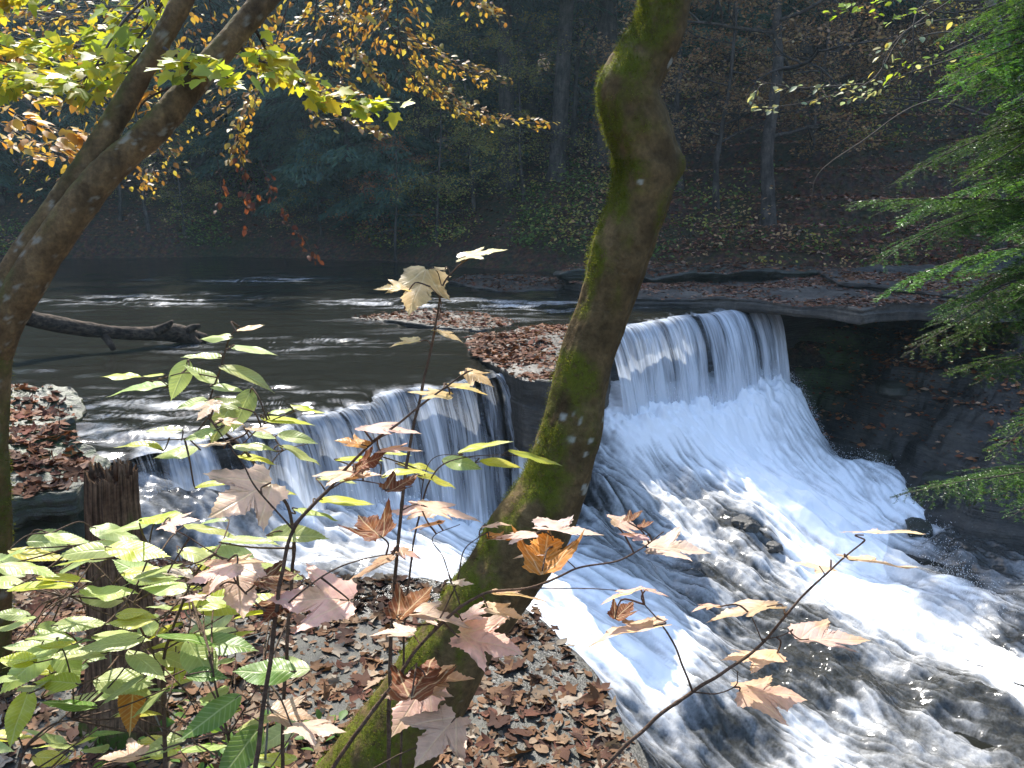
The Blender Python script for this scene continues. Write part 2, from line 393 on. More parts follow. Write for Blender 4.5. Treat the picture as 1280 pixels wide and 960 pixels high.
# bedrock shelf under the upper pool, its broken front face behind the falls
front = np.vstack([[-9, 4.9], [-4.5, 5.15], crA[:, :2] - np.array([.6, -.5]) * .10, ])
tongue = np.array([PZ(690, 470, -1.7)[:2] + [0, .3], PZ(735, 440, -1.7)[:2]])
front = np.vstack([front, tongue, crB[:, :2] - np.array([.6, -.8]) * .10, [4.75, 14.1], [6.0, 15.0], [9, 16.2], [9, 26], [-22, 29], [-22, 4.9]])
def shelf_z(x, y): return np.full(np.shape(x), ZP - .16)
o = slab('stream_bed', front, shelf_z, -5.8, M_ROCK, n=900, rings=30, seed=8, center=(-3.5, 16), edge=.05, zamp=.05, rows=44,
         inset=lambda f, per: .10 + .35 * sstep(.02, .12, np.full(len(per), f)))
tag(o, 'dark bedrock shelf under the upper pool ending in the cliff behind the falls', 'stream bed', kind='structure')

# ------------------------------------------------------------------ right bank under the overhanging slab
BKP = [(985, 470, 14.6), (1010, 430, 14.9), (1080, 430, 14.4), (1100, 470, 13.2), (1180, 440, 13.2), (1270, 430, 12.3), (1270, 500, 11.3), (1270, 560, 10.7), (1180, 520, 12.0), (1150, 560, 12.1), (1080, 530, 13.1), (1180, 610, 11.1), (1200, 660, 10.4), (1280, 660, 10.2), (1280, 610, 10.4), (1040, 500, 14.0)]
bk = np.vstack([[P(*q) for q in BKP], [[6.5, 10.0, -4.9], [8.5, 9.2, -4.9], [10.5, 8.6, -4.7], [11, 11, -2.0], [9.5, 14, -1.6], [12, 15, -1.2], [7, 16, -1.75], [4.6, 16, -2.0], [13, 8, -3.4], [4.9, 13.0, -4.9], [5.5, 11.8, -4.95]]])
bankz = TPS(bk[:, :2], bk[:, 2], .05)
def rbank_z(x, y):
    Q = np.stack([np.ravel(x), np.ravel(y)], 1).astype(float); z = bankz(Q) + .34 * fbm(xy3(Q[:, 0], Q[:, 1], 0, 1.1), 5, 77, gain=.6)
    st = .34; q = z / st; fl = np.floor(q); s = (fl + sstep(.45, 1, q - fl)) * st
    return np.clip(z * .35 + s * .65 + .05 * fbm(xy3(Q[:, 0], Q[:, 1], 0, 4), 3, 78), -5.8, -.9)
def build_rbank():
    xs = np.linspace(4.3, 14, 330); ys = np.linspace(7.6, 16.6, 300); X, Y = np.meshgrid(xs, ys)
    Z = rbank_z(X, Y)
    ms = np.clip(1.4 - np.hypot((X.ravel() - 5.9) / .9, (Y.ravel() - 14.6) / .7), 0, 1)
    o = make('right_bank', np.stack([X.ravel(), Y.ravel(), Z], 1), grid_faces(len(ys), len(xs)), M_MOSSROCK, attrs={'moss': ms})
    tag(o, 'dark stepped rock bank below the overhanging slab beside the falls', 'bank', kind='structure')
build_rbank()

def zconst(z, ax=0.0, ay=0.0, c=(0, 0)): return lambda x, y: z + ax * (np.asarray(x, float) - c[0]) + ay * (np.asarray(y, float) - c[1])
# leaf covered slab on the right, jutting out over the dark hollow
OV = [(975, 379, -1.6), (1040, 382, -1.58), (1075, 385, -1.56), (1110, 378, -1.5), (1150, 372, -1.45), (1240, 372, -1.4)]
ov = [PZ(u, v, z)[:2] for u, v, z in OV] + [np.array([11, 14.0]), np.array([11, 18.5]), np.array([7, 19]), np.array([2.4, 19.8]), PZ(700, 352, -1.62)[:2], PZ(790, 372, -1.62)[:2], PZ(860, 374, -1.62)[:2], PZ(930, 375, -1.6)[:2]]
OVC = (5.6, 16.4)
def over_z(x, y): return -1.60 + .035 * (np.asarray(x, float) - 4) * (np.asarray(x, float) > 4) + .10 * fbm(xy3(np.ravel(x), np.ravel(y), 0, .7), 3, 41).reshape(np.shape(x)) * .5
o = slab('rock_slab', ov, over_z, -1.80, M_SLAB, n=420, rings=40, seed=21, center=OVC, edge=.03, zamp=.09, rows=12, rough=.22)
tag(o, 'broad pale flat slab strewn with leaves jutting out above the hollow right of the big fall', 'rock slab')
# raised second layer of the slab on its right part
o = slab('rock_slab', [PZ(1050, 352, -1.4)[:2], PZ(1130, 356, -1.35)[:2], PZ(1210, 360, -1.3)[:2], np.array([10, 15.6]), np.array([10, 17.5]), np.array([6.5, 17.6])], zconst(-1.42), -1.58, M_SLAB, n=160, rings=14, seed=25, edge=.03, zamp=.04, rows=8, rough=.12)
tag(o, 'smaller slab lying as an upper layer on the pale slab above the hollow', 'rock slab')
# long low ledge at the foot of the slope
for pts, z, zb, sd, lab in [
    ([(700, 336), (800, 338), (960, 336), (1090, 330), (1100, 318), (960, 322), (800, 326), (705, 328)], -1.42, -1.64, 33, 'long dark low rock step at the foot of the leafy slope')]:
    pl = [PZ(u, v + 6, z)[:2] for u, v in pts]
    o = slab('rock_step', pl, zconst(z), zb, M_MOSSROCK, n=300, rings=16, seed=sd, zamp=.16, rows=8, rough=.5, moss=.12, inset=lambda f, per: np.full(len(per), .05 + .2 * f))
    tag(o, lab, 'rock step')
# leaf covered rock tongue between the two falls
TG = [(585, 428), (600, 440), (628, 452), (652, 462), (690, 468), (712, 463), (770, 420), (755, 404), (700, 398), (640, 404), (590, 412)]
tg = [PZ(u, v, -1.62)[:2] for u, v in TG]
def tongue_z(x, y): return -1.66 + .07 * fbm(xy3(np.ravel(x), np.ravel(y), 0, 1.5), 3, 51).reshape(np.shape(x))
o = slab('rock_tongue', tg, tongue_z, -2.5, M_MOSSROCK, n=260, rings=20, seed=52, zamp=.07, rows=20, rough=.14, inset=lambda f, per: np.full(len(per), .03 + .1 * f))
tag(o, 'leaf covered tongue of rock splitting the two waterfalls', 'rock')
# low leaf bars in the stream
BARS = [([(440, 394), (520, 405), (600, 412), (650, 402), (610, 392), (520, 388)], 'thin leaf covered rock bar in the shallows above the left fall'),
        ([(560, 352), (620, 362), (700, 360), (730, 350), (660, 342), (580, 344)], 'low leaf covered rock bar near the far bank of the pool')]
bars = []
for k, (pts, lab) in enumerate(BARS):
    pl = [PZ(u, v, -1.71)[:2] for u, v in pts]; bars.append(pl)
    o = slab('rock_bar', pl, zconst(-1.72), -2.0, M_MOSSROCK, n=140, rings=14, seed=61 + k, zamp=.06, rows=5, rough=.2); tag(o, lab, 'rock')
# two rocks at the left edge
LR = [([(-60, 490), (30, 486), (80, 488), (92, 505), (88, 520), (40, 530), (-60, 532)], -1.62, 'small leaf strewn rock at the pool edge behind the mossy stem'),
      ([(-60, 538), (20, 528), (80, 536), (108, 560), (112, 585), (84, 604), (20, 612), (-60, 615)], -1.62, 'larger dark rock carrying a carpet of red brown leaves left of the stump')]
lrocks = []
for k, (pts, z, lab) in enumerate(LR):
    pl = [PZ(u, v, z)[:2] for u, v in pts]; lrocks.append((pl, z))
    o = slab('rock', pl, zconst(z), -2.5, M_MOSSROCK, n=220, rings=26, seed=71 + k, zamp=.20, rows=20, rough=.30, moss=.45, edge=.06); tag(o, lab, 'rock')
# dark rock lumps breaking the white water
def lump(u, v, Y, r, sq, sd, lab):
    c = P(u, v, Y); n = 60; a, b = np.meshgrid(np.linspace(0, 2 * np.pi, n, endpoint=False), np.linspace(-1.2, 1.57, 30))
    D = np.stack([np.cos(b) * np.cos(a), np.cos(b) * np.sin(a), np.sin(b)], -1).reshape(-1, 3)
    q = D * (1 + .45 * fbm(D * 1.6 + sd, 4, sd))[:, None] * np.array([r, r, r * sq])
    q[:, 2] = np.minimum(q[:, 2], r * sq * .8)
    o = make('rock', q + c, grid_faces(30, n, True), M_ROCK, attrs={'moss': np.zeros(len(q))}); tag(o, lab, 'rock')
# ================================================================== WATER
def water_material():
    t = NT('stream_water'); g = t.pos()
    f = t.attr('foam').outputs['Fac']
    fine = t.noise(26, 4, .7, t.vscale(g, (1, 1, 1)))
    ff = t.math('ADD', f, t.math('MULTIPLY', t.math('SUBTRACT', fine.outputs[0], .5), t.math('MULTIPLY', .5, t.ramp(f, [(0.02, (0, 0, 0)), (.3, (1, 1, 1)), (.8, (.4, .4, .4))]))))
    k = t.ramp(ff, [(.06, (0, 0, 0)), (.5, (.40, .40, .40)), (.98, (1, 1, 1))])
    c = t.mix(k, (.014, .014, .011), (.90, .91, .93))
    rg = t.ramp(k, [(0, (.06,) * 3), (.35, (.3,) * 3), (1, (.6,) * 3)])
    w = t.noise(34, 3, .55, g)
    p = t.principled(c, rg, .5, t.bump(t.math('ADD', w.outputs[0], t.math('MULTIPLY', fine.outputs[0], .6)), .25, .008)); p.inputs['IOR'].default_value = 1.33
    return t.out(p.outputs[0])
M_WATER = water_material()

def pool():
    # curvilinear sheet: starts on the crest line, runs back to the far bank
    cr = np.vstack([[-16, 4.6, ZP], [-9, 4.75, ZP], [-4.5, 5.0, ZP], crA, [crA[-1, 0] + .6, crA[-1, 1] + .9, ZP], [crB[0, 0] - .25, crB[0, 1] - .2, ZP], crB, [4.9, 14.2, ZP], [6.5, 15.6, ZP]])
    d = np.concatenate([[0], np.cumsum(np.linalg.norm(np.diff(cr, axis=0), axis=1))]); ns, nt_ = 520, 300
    s = np.linspace(0, d[-1], ns); c = np.stack([np.interp(s, d, cr[:, 0]), np.interp(s, d, cr[:, 1])], 1)
    bx = np.interp(s, [0, d[3], d[-4], d[-1]], [-34, -15, 6, 8.5]); b = np.stack([bx, bank_y(bx) + 2.0], 1)
    tt = np.linspace(0, 1, nt_) ** 1.45
    Q = c[None] * (1 - tt[:, None, None]) + b[None] * tt[:, None, None]; q = Q.reshape(-1, 2); x, y = q[:, 0], q[:, 1]
    # choppy near the lips, in the rapids and round the bars; smooth elsewhere
    dl = (np.linalg.norm(Q - c[None], axis=-1)).ravel()
    def blob(u, v, rx, ry): p = PZ(u, v, ZP); return np.exp(-(((x - p[0]) / rx) ** 2 + ((y - p[1]) / ry) ** 2))
    rap = blob(190, 375, 2.2, 1.2) + .8 * blob(310, 350, 2.6, 1.0) + 1.0 * blob(480, 378, 1.1, .7) + .8 * blob(590, 380, 1.6, .9) + .6 * blob(680, 385, 1.5, .8) + .5 * blob(300, 430, 1.2, .5) + .5 * blob(440, 425, 1.4, .5) + .7 * blob(200, 510, .9, .5) + .8 * blob(160, 545, .8, .45) + .6 * blob(330, 500, 1.0, .4) + .6 * blob(850, 380, 1.6, .5) + .35 * blob(620, 420, 1, .6)
    rap = np.clip(rap + .55 * blob(230, 500, 2.2, .7) + .5 * blob(560, 400, 2.0, .9) + .3 * blob(420, 440, 2.2, .6), 0, 1.1)
    ang = .55; xr = x * math.cos(ang) + y * math.sin(ang); yr = -x * math.sin(ang) + y * math.cos(ang)
    # ripples elongated across the flow
    w1 = fbm(np.column_stack([x * 1.4, y * 4.2, 0 * x]), 3, 101); w2 = fbm(np.column_stack([x * 5, y * 13, 0 * x + 3]), 3, 105)
    amp = .018 + .032 * rap + .02 * np.exp(-dl / .5)
    z = ZP + amp * w1 + .5 * amp * w2 - .06 * np.exp(-dl / .12)
    st = fbm(np.column_stack([x * 1.2, y * 7.5, 0 * x]), 5, 111, gain=.65)
    foam = np.clip(rap * (st * 1.8 + .18), 0, 1) * .5 + np.clip(np.exp(-dl / .10) * (.25 + .8 * fbm(np.column_stack([xr * 16, yr * 4, 0 * x]), 2, 113)), 0, .6)  # pale streaks: some foam, plus sky reflection on the ripples painted in
    sp = vnoise(np.column_stack([x * 9, y * 9, 0 * x]), 120); foam = foam
    o = make('water', np.column_stack([x, y, z]), grid_faces(nt_, ns), M_WATER, attrs={'foam': foam})
    tag(o, 'dark upper pool of the stream with pale ripples, above the two falls', 'water', kind='structure')
pool()

def lic(vx, vy, noise, h, L=26):
    """noise smeared along the flow"""
    ny, nx = noise.shape; Y0, X0 = np.meshgrid(np.arange(ny, dtype=float), np.arange(nx, dtype=float), indexing='ij')
    acc = noise.copy(); cnt = 1
    def samp(a, y, x):
        x = np.clip(x, 0, nx - 1.001); y = np.clip(y, 0, ny - 1.001); i = y.astype(int); j = x.astype(int); fy = y - i; fx = x - j
        return a[i, j] * (1 - fy) * (1 - fx) + a[i, j + 1] * (1 - fy) * fx + a[i + 1, j] * fy * (1 - fx) + a[i + 1, j + 1] * fy * fx
    for sg in (1, -1):
        x, y = X0.copy(), Y0.copy()
        for k in range(L):
            ux = samp(vx, y, x); uy = samp(vy, y, x); x += sg * ux * h; y += sg * uy * h
            acc += samp(noise, y, x); cnt += 1
    return acc / cnt
def lower_water():
    cell = .019; x0, x1, y0, y1 = -3.6, 8.6, 3.4, 15.0
    xs = np.arange(x0, x1, cell); ys = np.arange(y0, y1, cell); X, Y = np.meshgrid(xs, ys); Q = np.stack([X.ravel(), Y.ravel()], 1)
    # heights are smooth: evaluate coarse, upsample
    st = 5; xc = xs[::st]; yc = ys[::st]; Xc, Yc = np.meshgrid(xc, yc); qc = np.stack([Xc.ravel(), Yc.ravel()], 1)
    def up(a):
        a = a.reshape(len(yc), len(xc)); b = np.stack([np.interp(xs, xc, r) for r in a]); return np.stack([np.interp(ys, yc, b[:, j]) for j in range(b.shape[1])], 1)
    zc = np.maximum(lowz(qc), ZL - .35); z = up(zc); fo = up(lowfoam(qc))
    gy, gx = np.gradient(z, cell); sl = np.hypot(gx, gy)
    vx = -gx + .16; vy = -gy - .22; m = np.hypot(vx, vy); vx /= m; vy /= m
    # rock ledges under the water: terrace the gentler mid part
    big = fbm(np.column_stack([Q * 1.3, 0 * Q[:, 0]]), 4, 201).reshape(z.shape)
    rn = np.random.default_rng(5)
    def bl(a, k):
        for _ in range(k): a = (a + np.roll(a, 1, 0) + np.roll(a, -1, 0) + np.roll(a, 1, 1) + np.roll(a, -1, 1)) / 5
        return a
    n1 = lic(vx, vy, bl(rn.standard_normal(z.shape), 1), 1.0, 7); n1 /= n1.std()
    n2 = lic(vx, vy, bl(rn.standard_normal(z.shape), 10), 2.0, 9); n2 /= n2.std()
    n3 = lic(vx, vy, bl(rn.standard_normal(z.shape), 50), 2.5, 13); n3 /= n3.std()
    turb = fbm(np.column_stack([Q * 4.5, 0 * Q[:, 0]]), 4, 207).reshape(z.shape)
    streak = .8 * n1 + .55 * n2 + .35 * n3
    lumpy = sstep(.75, .2, fo)                                            # dark rapids run over broken rock
    bds = []
    for cr_, rc in ((crA[::5], .40), (crB[::4], .66)):
        bd = np.full(z.shape, 9.0)
        for a, b in zip(cr_[:-1], cr_[1:]):
            n_ = nrm(np.array([b[1] - a[1], a[0] - b[0]])); a2 = a[:2] + n_ * rc; ab = b[:2] - a[:2]; tq = np.clip(((X - a2[0]) * ab[0] + (Y - a2[1]) * ab[1]) / (ab @ ab), 0, 1); bd = np.minimum(bd, np.hypot(X - a2[0] - tq * ab[0], Y - a2[1] - tq * ab[1]))
        bds.append(bd)
    sp = np.maximum(np.exp(-(bds[0] / .25) ** 2), np.exp(-(bds[1] / .34) ** 2)); lift = .10 * np.exp(-(bds[0] / .3) ** 2) + .34 * np.exp(-(bds[1] / .55) ** 2); puff = fbm(np.column_stack([Q * 7, 0 * Q[:, 0]]), 4, 219).reshape(z.shape)
    zz = z + (1 - .85 * sp) * (.018 * n2 * (.4 + fo) + .026 * n3 * (.5 + .5 * fo)) + .006 * n1 + .05 * turb * fo + sp * .16 * puff * sstep(.2, .6, fo) + lift + big * (.05 + .13 * lumpy) + .06 * turb * lumpy
    foam = np.clip(fo * 1.18 + .04 + (.09 + .10 * sstep(.1, .5, fo)) * (1 - .5 * sstep(.7, 1, fo)) * streak + .16 * turb * (1 - fo) - .3 * big * lumpy + .22 * sp * sstep(.2, .6, fo), 0, 1)
    foam = np.where(z < ZL + .02, foam * .7, foam)
    foam = .09 + .91 * np.clip(foam - .15 * lumpy, 0, 1)
    o = make('water', np.column_stack([X.ravel(), Y.ravel(), zz.ravel()]), grid_faces(len(ys), len(xs)), M_WATER, attrs={'foam': foam.ravel()})
    tag(o, 'white water tumbling below both falls and spreading into the dark lower pool', 'water', kind='structure')
    return xs, ys, zz
LWG = lower_water()
def lower_pool():
    xs = np.linspace(4, 40, 240); ys = np.linspace(-14, 15, 200); X, Y = np.meshgrid(xs, ys)
    z = -4.70 + .012 * fbm(xy3(X, Y, 0, 2.2), 3, 231)
    o = make('water', np.column_stack([X.ravel(), Y.ravel(), z]), grid_faces(200, 240), M_WATER, attrs={'foam': np.clip(.25 * fbm(xy3(X, Y, 0, 2.5), 4, 233) - .05, 0, 1)})
    tag(o, 'still dark lower pool under the hemlock at the right edge', 'water', kind='structure')
lower_pool()

# ------------------------------------------------------------------ falling water
def fall_material():
    t = NT('falling_water'); v = t.attr('luv').outputs['Vector']
    s1 = t.noise(1.0, 5, .62, t.vscale(v, (9, .5, 1)), .5); s2 = t.noise(1.0, 3, .6, t.vscale(v, (38, 1.6, 1)), .5); s3 = t.noise(1.0, 2, .5, t.vscale(v, (3.0, .35, 1)))
    a = t.attr('foam').outputs['Fac']
    h = t.math('ADD', t.math('ADD', t.math('MULTIPLY', s1.outputs[0], .5), t.math('MULTIPLY', s2.outputs[0], .24)), t.math('MULTIPLY', s3.outputs[0], .40))
    h = t.math('ADD', h, t.math('MULTIPLY', t.math('SUBTRACT', a, .5), .42))
    al = t.ramp(h, [(.45, (.0,) * 3), (.56, (.45,) * 3), (.70, (.97,) * 3)])
    c = t.mix(t.ramp(h, [(.45, (0, 0, 0)), (.7, (1, 1, 1))]), (.42, .47, .55), (.82, .86, .92))
    p = t.principled(c, .35, .5, t.bump(h, .5, .03))
    trl = t.n('ShaderNodeBsdfTranslucent'); trl.inputs[0].default_value = (.8, .85, .92, 1)
    mx0 = t.n('ShaderNodeMixShader'); mx0.inputs[0].default_value = .35; t.l(p.outputs[0], mx0.inputs[1]); t.l(trl.outputs[0], mx0.inputs[2])
    tr = t.n('ShaderNodeBsdfTransparent'); mx = t.n('ShaderNodeMixShader'); t.l(al, mx.inputs[0]); t.l(tr.outputs[0], mx.inputs[1]); t.l(mx0.outputs[0], mx.inputs[2])
    return t.out(mx.outputs[0])
M_FALL = fall_material()
def fall(crest, reach, drop_fn, lab, seed, strong, ns=360, nt_=70, name='waterfall', rev=0.0):
    d = np.concatenate([[0], np.cumsum(np.linalg.norm(np.diff(crest, axis=0), axis=1))]); s = np.linspace(0, d[-1], ns)
    c = np.stack([np.interp(s, d, crest[:, k]) for k in range(3)], 1)
    tg = nrm(np.gradient(c, axis=0))
    k = max(3, ns // 3) | 1; ker = np.ones(k) / k
    tg = nrm(np.stack([np.convolve(np.pad(tg[:, j], k // 2, mode='edge'), ker, 'same')[k // 2:k // 2 + ns] for j in range(3)], 1))
    no = nrm(np.stack([tg[:, 1], -tg[:, 0], 0 * s], 1))
    wob = .10 * fbm(np.column_stack([s * 1.4, 0 * s, 0 * s + seed]), 4, seed)
    t = np.linspace(0, 1, nt_)
    V = []; uv = []; fm = []
    for tk in t:
        # first a short slide over the lip, then free fall
        out = (reach * (1 + 1.2 * wob)) * tk ** .62 + .03
        base = c + no * (out)[:, None]
        zb = drop_fn(c[:, :2] + no[:, :2] * reach) - .12
        dz = (ZP - .02 - zb) * tk ** 1.55
        rid = fbm(np.column_stack([s * 7, np.full(ns, tk * 1.2), 0 * s + seed]), 4, seed + 5, gain=.65) * 1.5
        base = base + no * (.05 * rid * min(1, tk * 4))[:, None]
        V.append(np.column_stack([base[:, :2], ZP - .015 - dz])); uv.append(np.column_stack([s, dz, 0 * s + seed])); fm.append(strong(s / d[-1], tk))
    V = np.vstack(V)
    o = make(name, V, grid_faces(nt_, ns), M_FALL, vattrs={'luv': np.vstack(uv)}, attrs={'foam': np.concatenate(fm)})
    return tag(o, lab, 'waterfall', kind='structure')
def drop_low(q): return lowz(q)
fall(crA, .40, drop_low, 'left waterfall spilling over the slanting lip of the upper pool', 301,
     lambda s, t: np.clip(.42 + .25 * t + .25 * (s > .9) - .3 * np.exp(-((s - .86) / .035) ** 2) - .15 * (s < .25), 0, 1) + 0 * s)
fall(crB, .62, drop_low, 'big curtain waterfall at the right dropping from the upper stream', 311,
     lambda s, t: np.clip(.60 + .25 * t - .30 * np.exp(-((s - .52) / .03) ** 2) - .32 * np.exp(-((s - .82) / .022) ** 2) - .2 * np.exp(-((s - .28) / .02) ** 2) * t, 0, 1) + 0 * s, ns=420)
cs = np.array([PZ(966, 380, ZP), PZ(969, 379.6, ZP)])
fall(cs, .10, lambda q: np.full(len(q), -2.9), 'thin separate trickle falling beside the big curtain', 321, lambda s, t: .72 + 0 * s, ns=24, nt_=50)
lump(932, 658, 9.3, .17, .7, 3, 'black wet rock breaking through the white cascade')
lump(968, 684, 9.0, .10, .7, 5, 'smaller wet rock just below the black one in the cascade')

# ------------------------------------------------------------------ thrown drops and foam flecks where the water breaks
def spray_drops():
    rn = np.random.default_rng(61); n = 9000; xs, ys, zz = LWG; T = []; P_ = []
    def hgt(x, y): i = np.clip(((y - ys[0]) / (ys[1] - ys[0])).astype(int), 0, len(ys) - 1); j = np.clip(((x - xs[0]) / (xs[1] - xs[0])).astype(int), 0, len(xs) - 1); return zz[i, j]
    for cr_, rc, m, hh in ((crA[16:], .42, 900, .12), (crB, .66, 3200, .22)):
        s = rn.uniform(0, len(cr_) - 1.001, m); i = s.astype(int); f = (s - i)[:, None]; c = cr_[i] * (1 - f) + cr_[i + 1] * f; d = cr_[-1] - cr_[0]; n_ = nrm(np.array([d[1], -d[0]])); q = c[:, :2] + n_ * (rc + rn.normal(0, .14, m))[:, None]
        P_.append(np.column_stack([q, hgt(q[:, 0], q[:, 1]) + np.abs(rn.normal(0, hh, m)) * .7]))
    E = np.array([P(*a) for a in [(985, 490, 13.3), (1010, 515, 13.0), (1050, 545, 12.6), (1090, 578, 12.1), (1125, 618, 11.4), (1155, 668, 10.6), (1190, 720, 9.3), (1235, 780, 8.2)]]); m = 3600; s = rn.uniform(0, len(E) - 1.001, m); i = s.astype(int); f = (s - i)[:, None]; c = E[i] * (1 - f) + E[i + 1] * f + rn.normal(0, .16, (m, 3)) * [1, 1, .0]
    c[:, 2] = hgt(c[:, 0], c[:, 1]) + np.abs(rn.normal(0, .10, m)); P_.append(c); pos = np.vstack(P_); n = len(pos)
    tv = np.array([[0, -1, 0], [.5, 0, 0], [0, 0, .5], [-.5, 0, 0], [0, 0, -.5], [0, 1.3, 0]], float); tf = np.array([[0, 2, 1], [0, 3, 2], [0, 4, 3], [0, 1, 4], [5, 1, 2], [5, 2, 3], [5, 3, 4], [5, 4, 1]])
    ax = np.array([.35, -.45, -.8]) + rn.normal(0, .5, (n, 3)); X, Yv = ortho(ax, rn.normal(0, 1, (n, 3))); V, F = scatter(tv, tf, pos, X, Yv, .0055 * rn.uniform(.4, 1.4, n) ** 1.5)
    o = make('spray', V, F, M_WATER, attrs={'foam': np.full(len(V), .95)}); tag(o, 'white drops of spray thrown up at the foot and right flank of the falls', 'spray', kind='stuff')
spray_drops()
# ================================================================== NEAR TREES, STUMP, LOG
def bark_material(name, c1, c2, mossy=(.07, .12, .012), ridged=0.0, scale=1.0):
    t = NT(name); g = t.pos()
    n1 = t.noise(9 * scale, 6, .65, g); n2 = t.noise(60 * scale, 4, .6, g); r = t.noise(1.0, 4, .6, t.attr('luv').outputs['Vector'])
    c = t.mix(t.ramp(n1.outputs[0], [(.32, (0, 0, 0)), (.66, (1, 1, 1))]), c1, c2)
    c = t.mix(.6, c, t.mix(1.0, c, t.ramp(n2.outputs[0], [(.3, (.4, .38, .36)), (.65, (1.25, 1.25, 1.25))]), 'MULTIPLY'))
    if ridged: c = t.mix(ridged, c, t.mix(1.0, c, t.ramp(r.outputs[0], [(.38, (.2, .18, .16)), (.58, (1.25, 1.2, 1.15))]), 'MULTIPLY'))
    li = t.attr('lichen').outputs['Fac']; c = t.mix(li, c, (.36, .36, .30))
    ms = t.attr('moss').outputs['Fac']; nm = t.noise(45 * scale, 3, .7, g)
    mk = t.math('MULTIPLY', ms, t.ramp(nm.outputs[0], [(.28, (0, 0, 0)), (.5, (1, 1, 1))]))
    c = t.mix(mk, c, t.mix(nm.outputs[0], tuple(k * .45 for k in mossy), tuple(k * 1.5 for k in mossy)))
    h = t.math('ADD', t.math('MULTIPLY', n2.outputs[0], .35), t.math('ADD', n1.outputs[0], t.math('MULTIPLY', r.outputs[0], ridged * 2)))
    return t.out(t.principled(c, .85, .15, t.bump(h, .8, .012)).outputs[0])
M_BEECH = bark_material('mossy_smooth_bark', (.06, .039, .016), (.155, .105, .046), (.10, .11, .011), .25)
M_FORK = bark_material('brown_furrowed_bark', (.085, .05, .021), (.19, .122, .056), (.08, .085, .016), .5)
M_DARKBARK = bark_material('dark_bark', (.045, .036, .03), (.12, .10, .085), (.05, .08, .015), .6, .5)
M_STUMP = bark_material('weathered_stump_bark', (.085, .048, .028), (.22, .14, .085), (.06, .09, .015), .9)
M_LOG = bark_material('driftwood', (.03, .022, .016), (.095, .07, .05), (.05, .06, .02), .8)
M_STEM = bark_material('thin_stem_bark', (.07, .045, .03), (.15, .10, .07), (.05, .06, .02), 0, 3)
M_MOSS = leaf_material('moss_fuzz', .5, .8, .1, None, .3)

def trunk_path(pts, n):
    """(u, v, Y, width in photo pixels) -> path and radii"""
    C = np.array([P(u, v, Y) for u, v, Y, w in pts]); Rr = np.array([.5 * w / FPX * (P(u, v, Y) @ CAM_F) for u, v, Y, w in pts])
    return catmull(C, n), catmull(Rr[:, None], n)[:, 0]
def fuzz(V, Nn, amt, n, L, seed, cols):
    """little moss blades growing out of a surface"""
    rn = np.random.default_rng(seed); w = amt / amt.sum(); i = rn.choice(len(V), n, p=w)
    pos = V[i] + rn.normal(0, .006, (n, 3)); d = nrm(Nn[i] + rn.normal(0, .55, (n, 3)) + [0, 0, .25]); up = rn.normal(0, 1, (n, 3))
    tv = np.array([[-.16, -.3, 0], [.16, -.3, 0], [.10, .6, .05], [0, 1, .12]]); tf = np.array([[0, 1, 2, 3]])
    X, Yv = ortho(d, up); VV, FF = scatter(tv, tf, pos, X, Yv, L * rn.uniform(.5, 1.3, n))
    c = np.repeat(cols[rn.integers(0, len(cols), n)] * rn.uniform(.7, 1.3, (n, 1)), 4, 0); return VV, FF, c
MOSSC = np.array([[.10, .125, .012], [.13, .14, .015], [.065, .09, .012], [.16, .16, .03]])

# ---- the mossy leaning tree in the middle
MT = [(365, 1090, 2.35, 140), (450, 985, 2.37, 118), (484, 937, 2.39, 112), (511, 900, 2.41, 108), (536, 862, 2.43, 104), (557, 825, 2.45, 99), (581, 787, 2.47, 91), (606, 750, 2.49, 93), (633, 712, 2.51, 95), (655, 675, 2.53, 97), (678, 637, 2.54, 90), (696, 600, 2.55, 80), (707, 562, 2.56, 76), (717, 525, 2.57, 74), (732, 450, 2.58, 66), (759, 375, 2.58, 65), (776, 319, 2.58, 72), (789, 281, 2.58, 72), (802, 244, 2.58, 75), (808, 212, 2.58, 80), (806, 187, 2.58, 80), (796, 150, 2.57, 79), (789, 112, 2.56, 74), (803, 75, 2.56, 70), (824, 37, 2.55, 61), (834, -5, 2.55, 62), (850, -90, 2.56, 58), (838, -260, 2.62, 52), (870, -520, 2.75, 44), (860, -900, 3.0, 32)]
tree = empty('leaning_tree', P(440, 1000, 2.36), 'mossy leaning tree with a kinked trunk rising in front of the falls', 'tree')
C, Rr = trunk_path(MT, 420)
def dsp(V, D):
    k = nrm(P(848, 208, 2.5) - P(815, 208, 2.58))
    knob = .024 * np.exp(-((np.linalg.norm(V - P(848, 206, 2.56), axis=1)) / .04) ** 2) + .008 * np.exp(-((np.linalg.norm(V - P(752, 112, 2.54), axis=1)) / .07) ** 2) + .006 * np.exp(-((np.linalg.norm(V - P(745, 560, 2.5), axis=1)) / .1) ** 2)
    flute = .009 * fbm(np.column_stack([D[:, :2] * 2.6, V[:, 2] * .55]), 3, 7)
    return knob + flute + .008 * fbm(V * 6, 4, 9) + .0035 * fbm(V * 30, 4, 10)
V, F = tube(C, Rr, 72, dsp)
def rot_norm(C, V, seg):
    c = np.repeat(C, seg, 0); return nrm(V[:len(c)] - c)
Nn = rot_norm(C, V, 72); n0 = len(Nn)
up_left = Nn[:, 2] * .55 - Nn[:, 0] * .75 + .1
patch = fbm(V[:n0] * np.array([7, 7, 3.2]), 5, 21)
moss = sstep(-.12, .32, up_left * .5 + patch * .9 - .02)
moss = np.maximum(moss, sstep(.0, .3, .9 * patch + .12 - np.abs(V[:n0, 2] - P(800, 160, 2.57)[2]) * .9) * .45); moss = moss * sstep(-.35, .1, fbm(V[:n0] * np.array([14, 14, 9]), 4, 23) + .06)
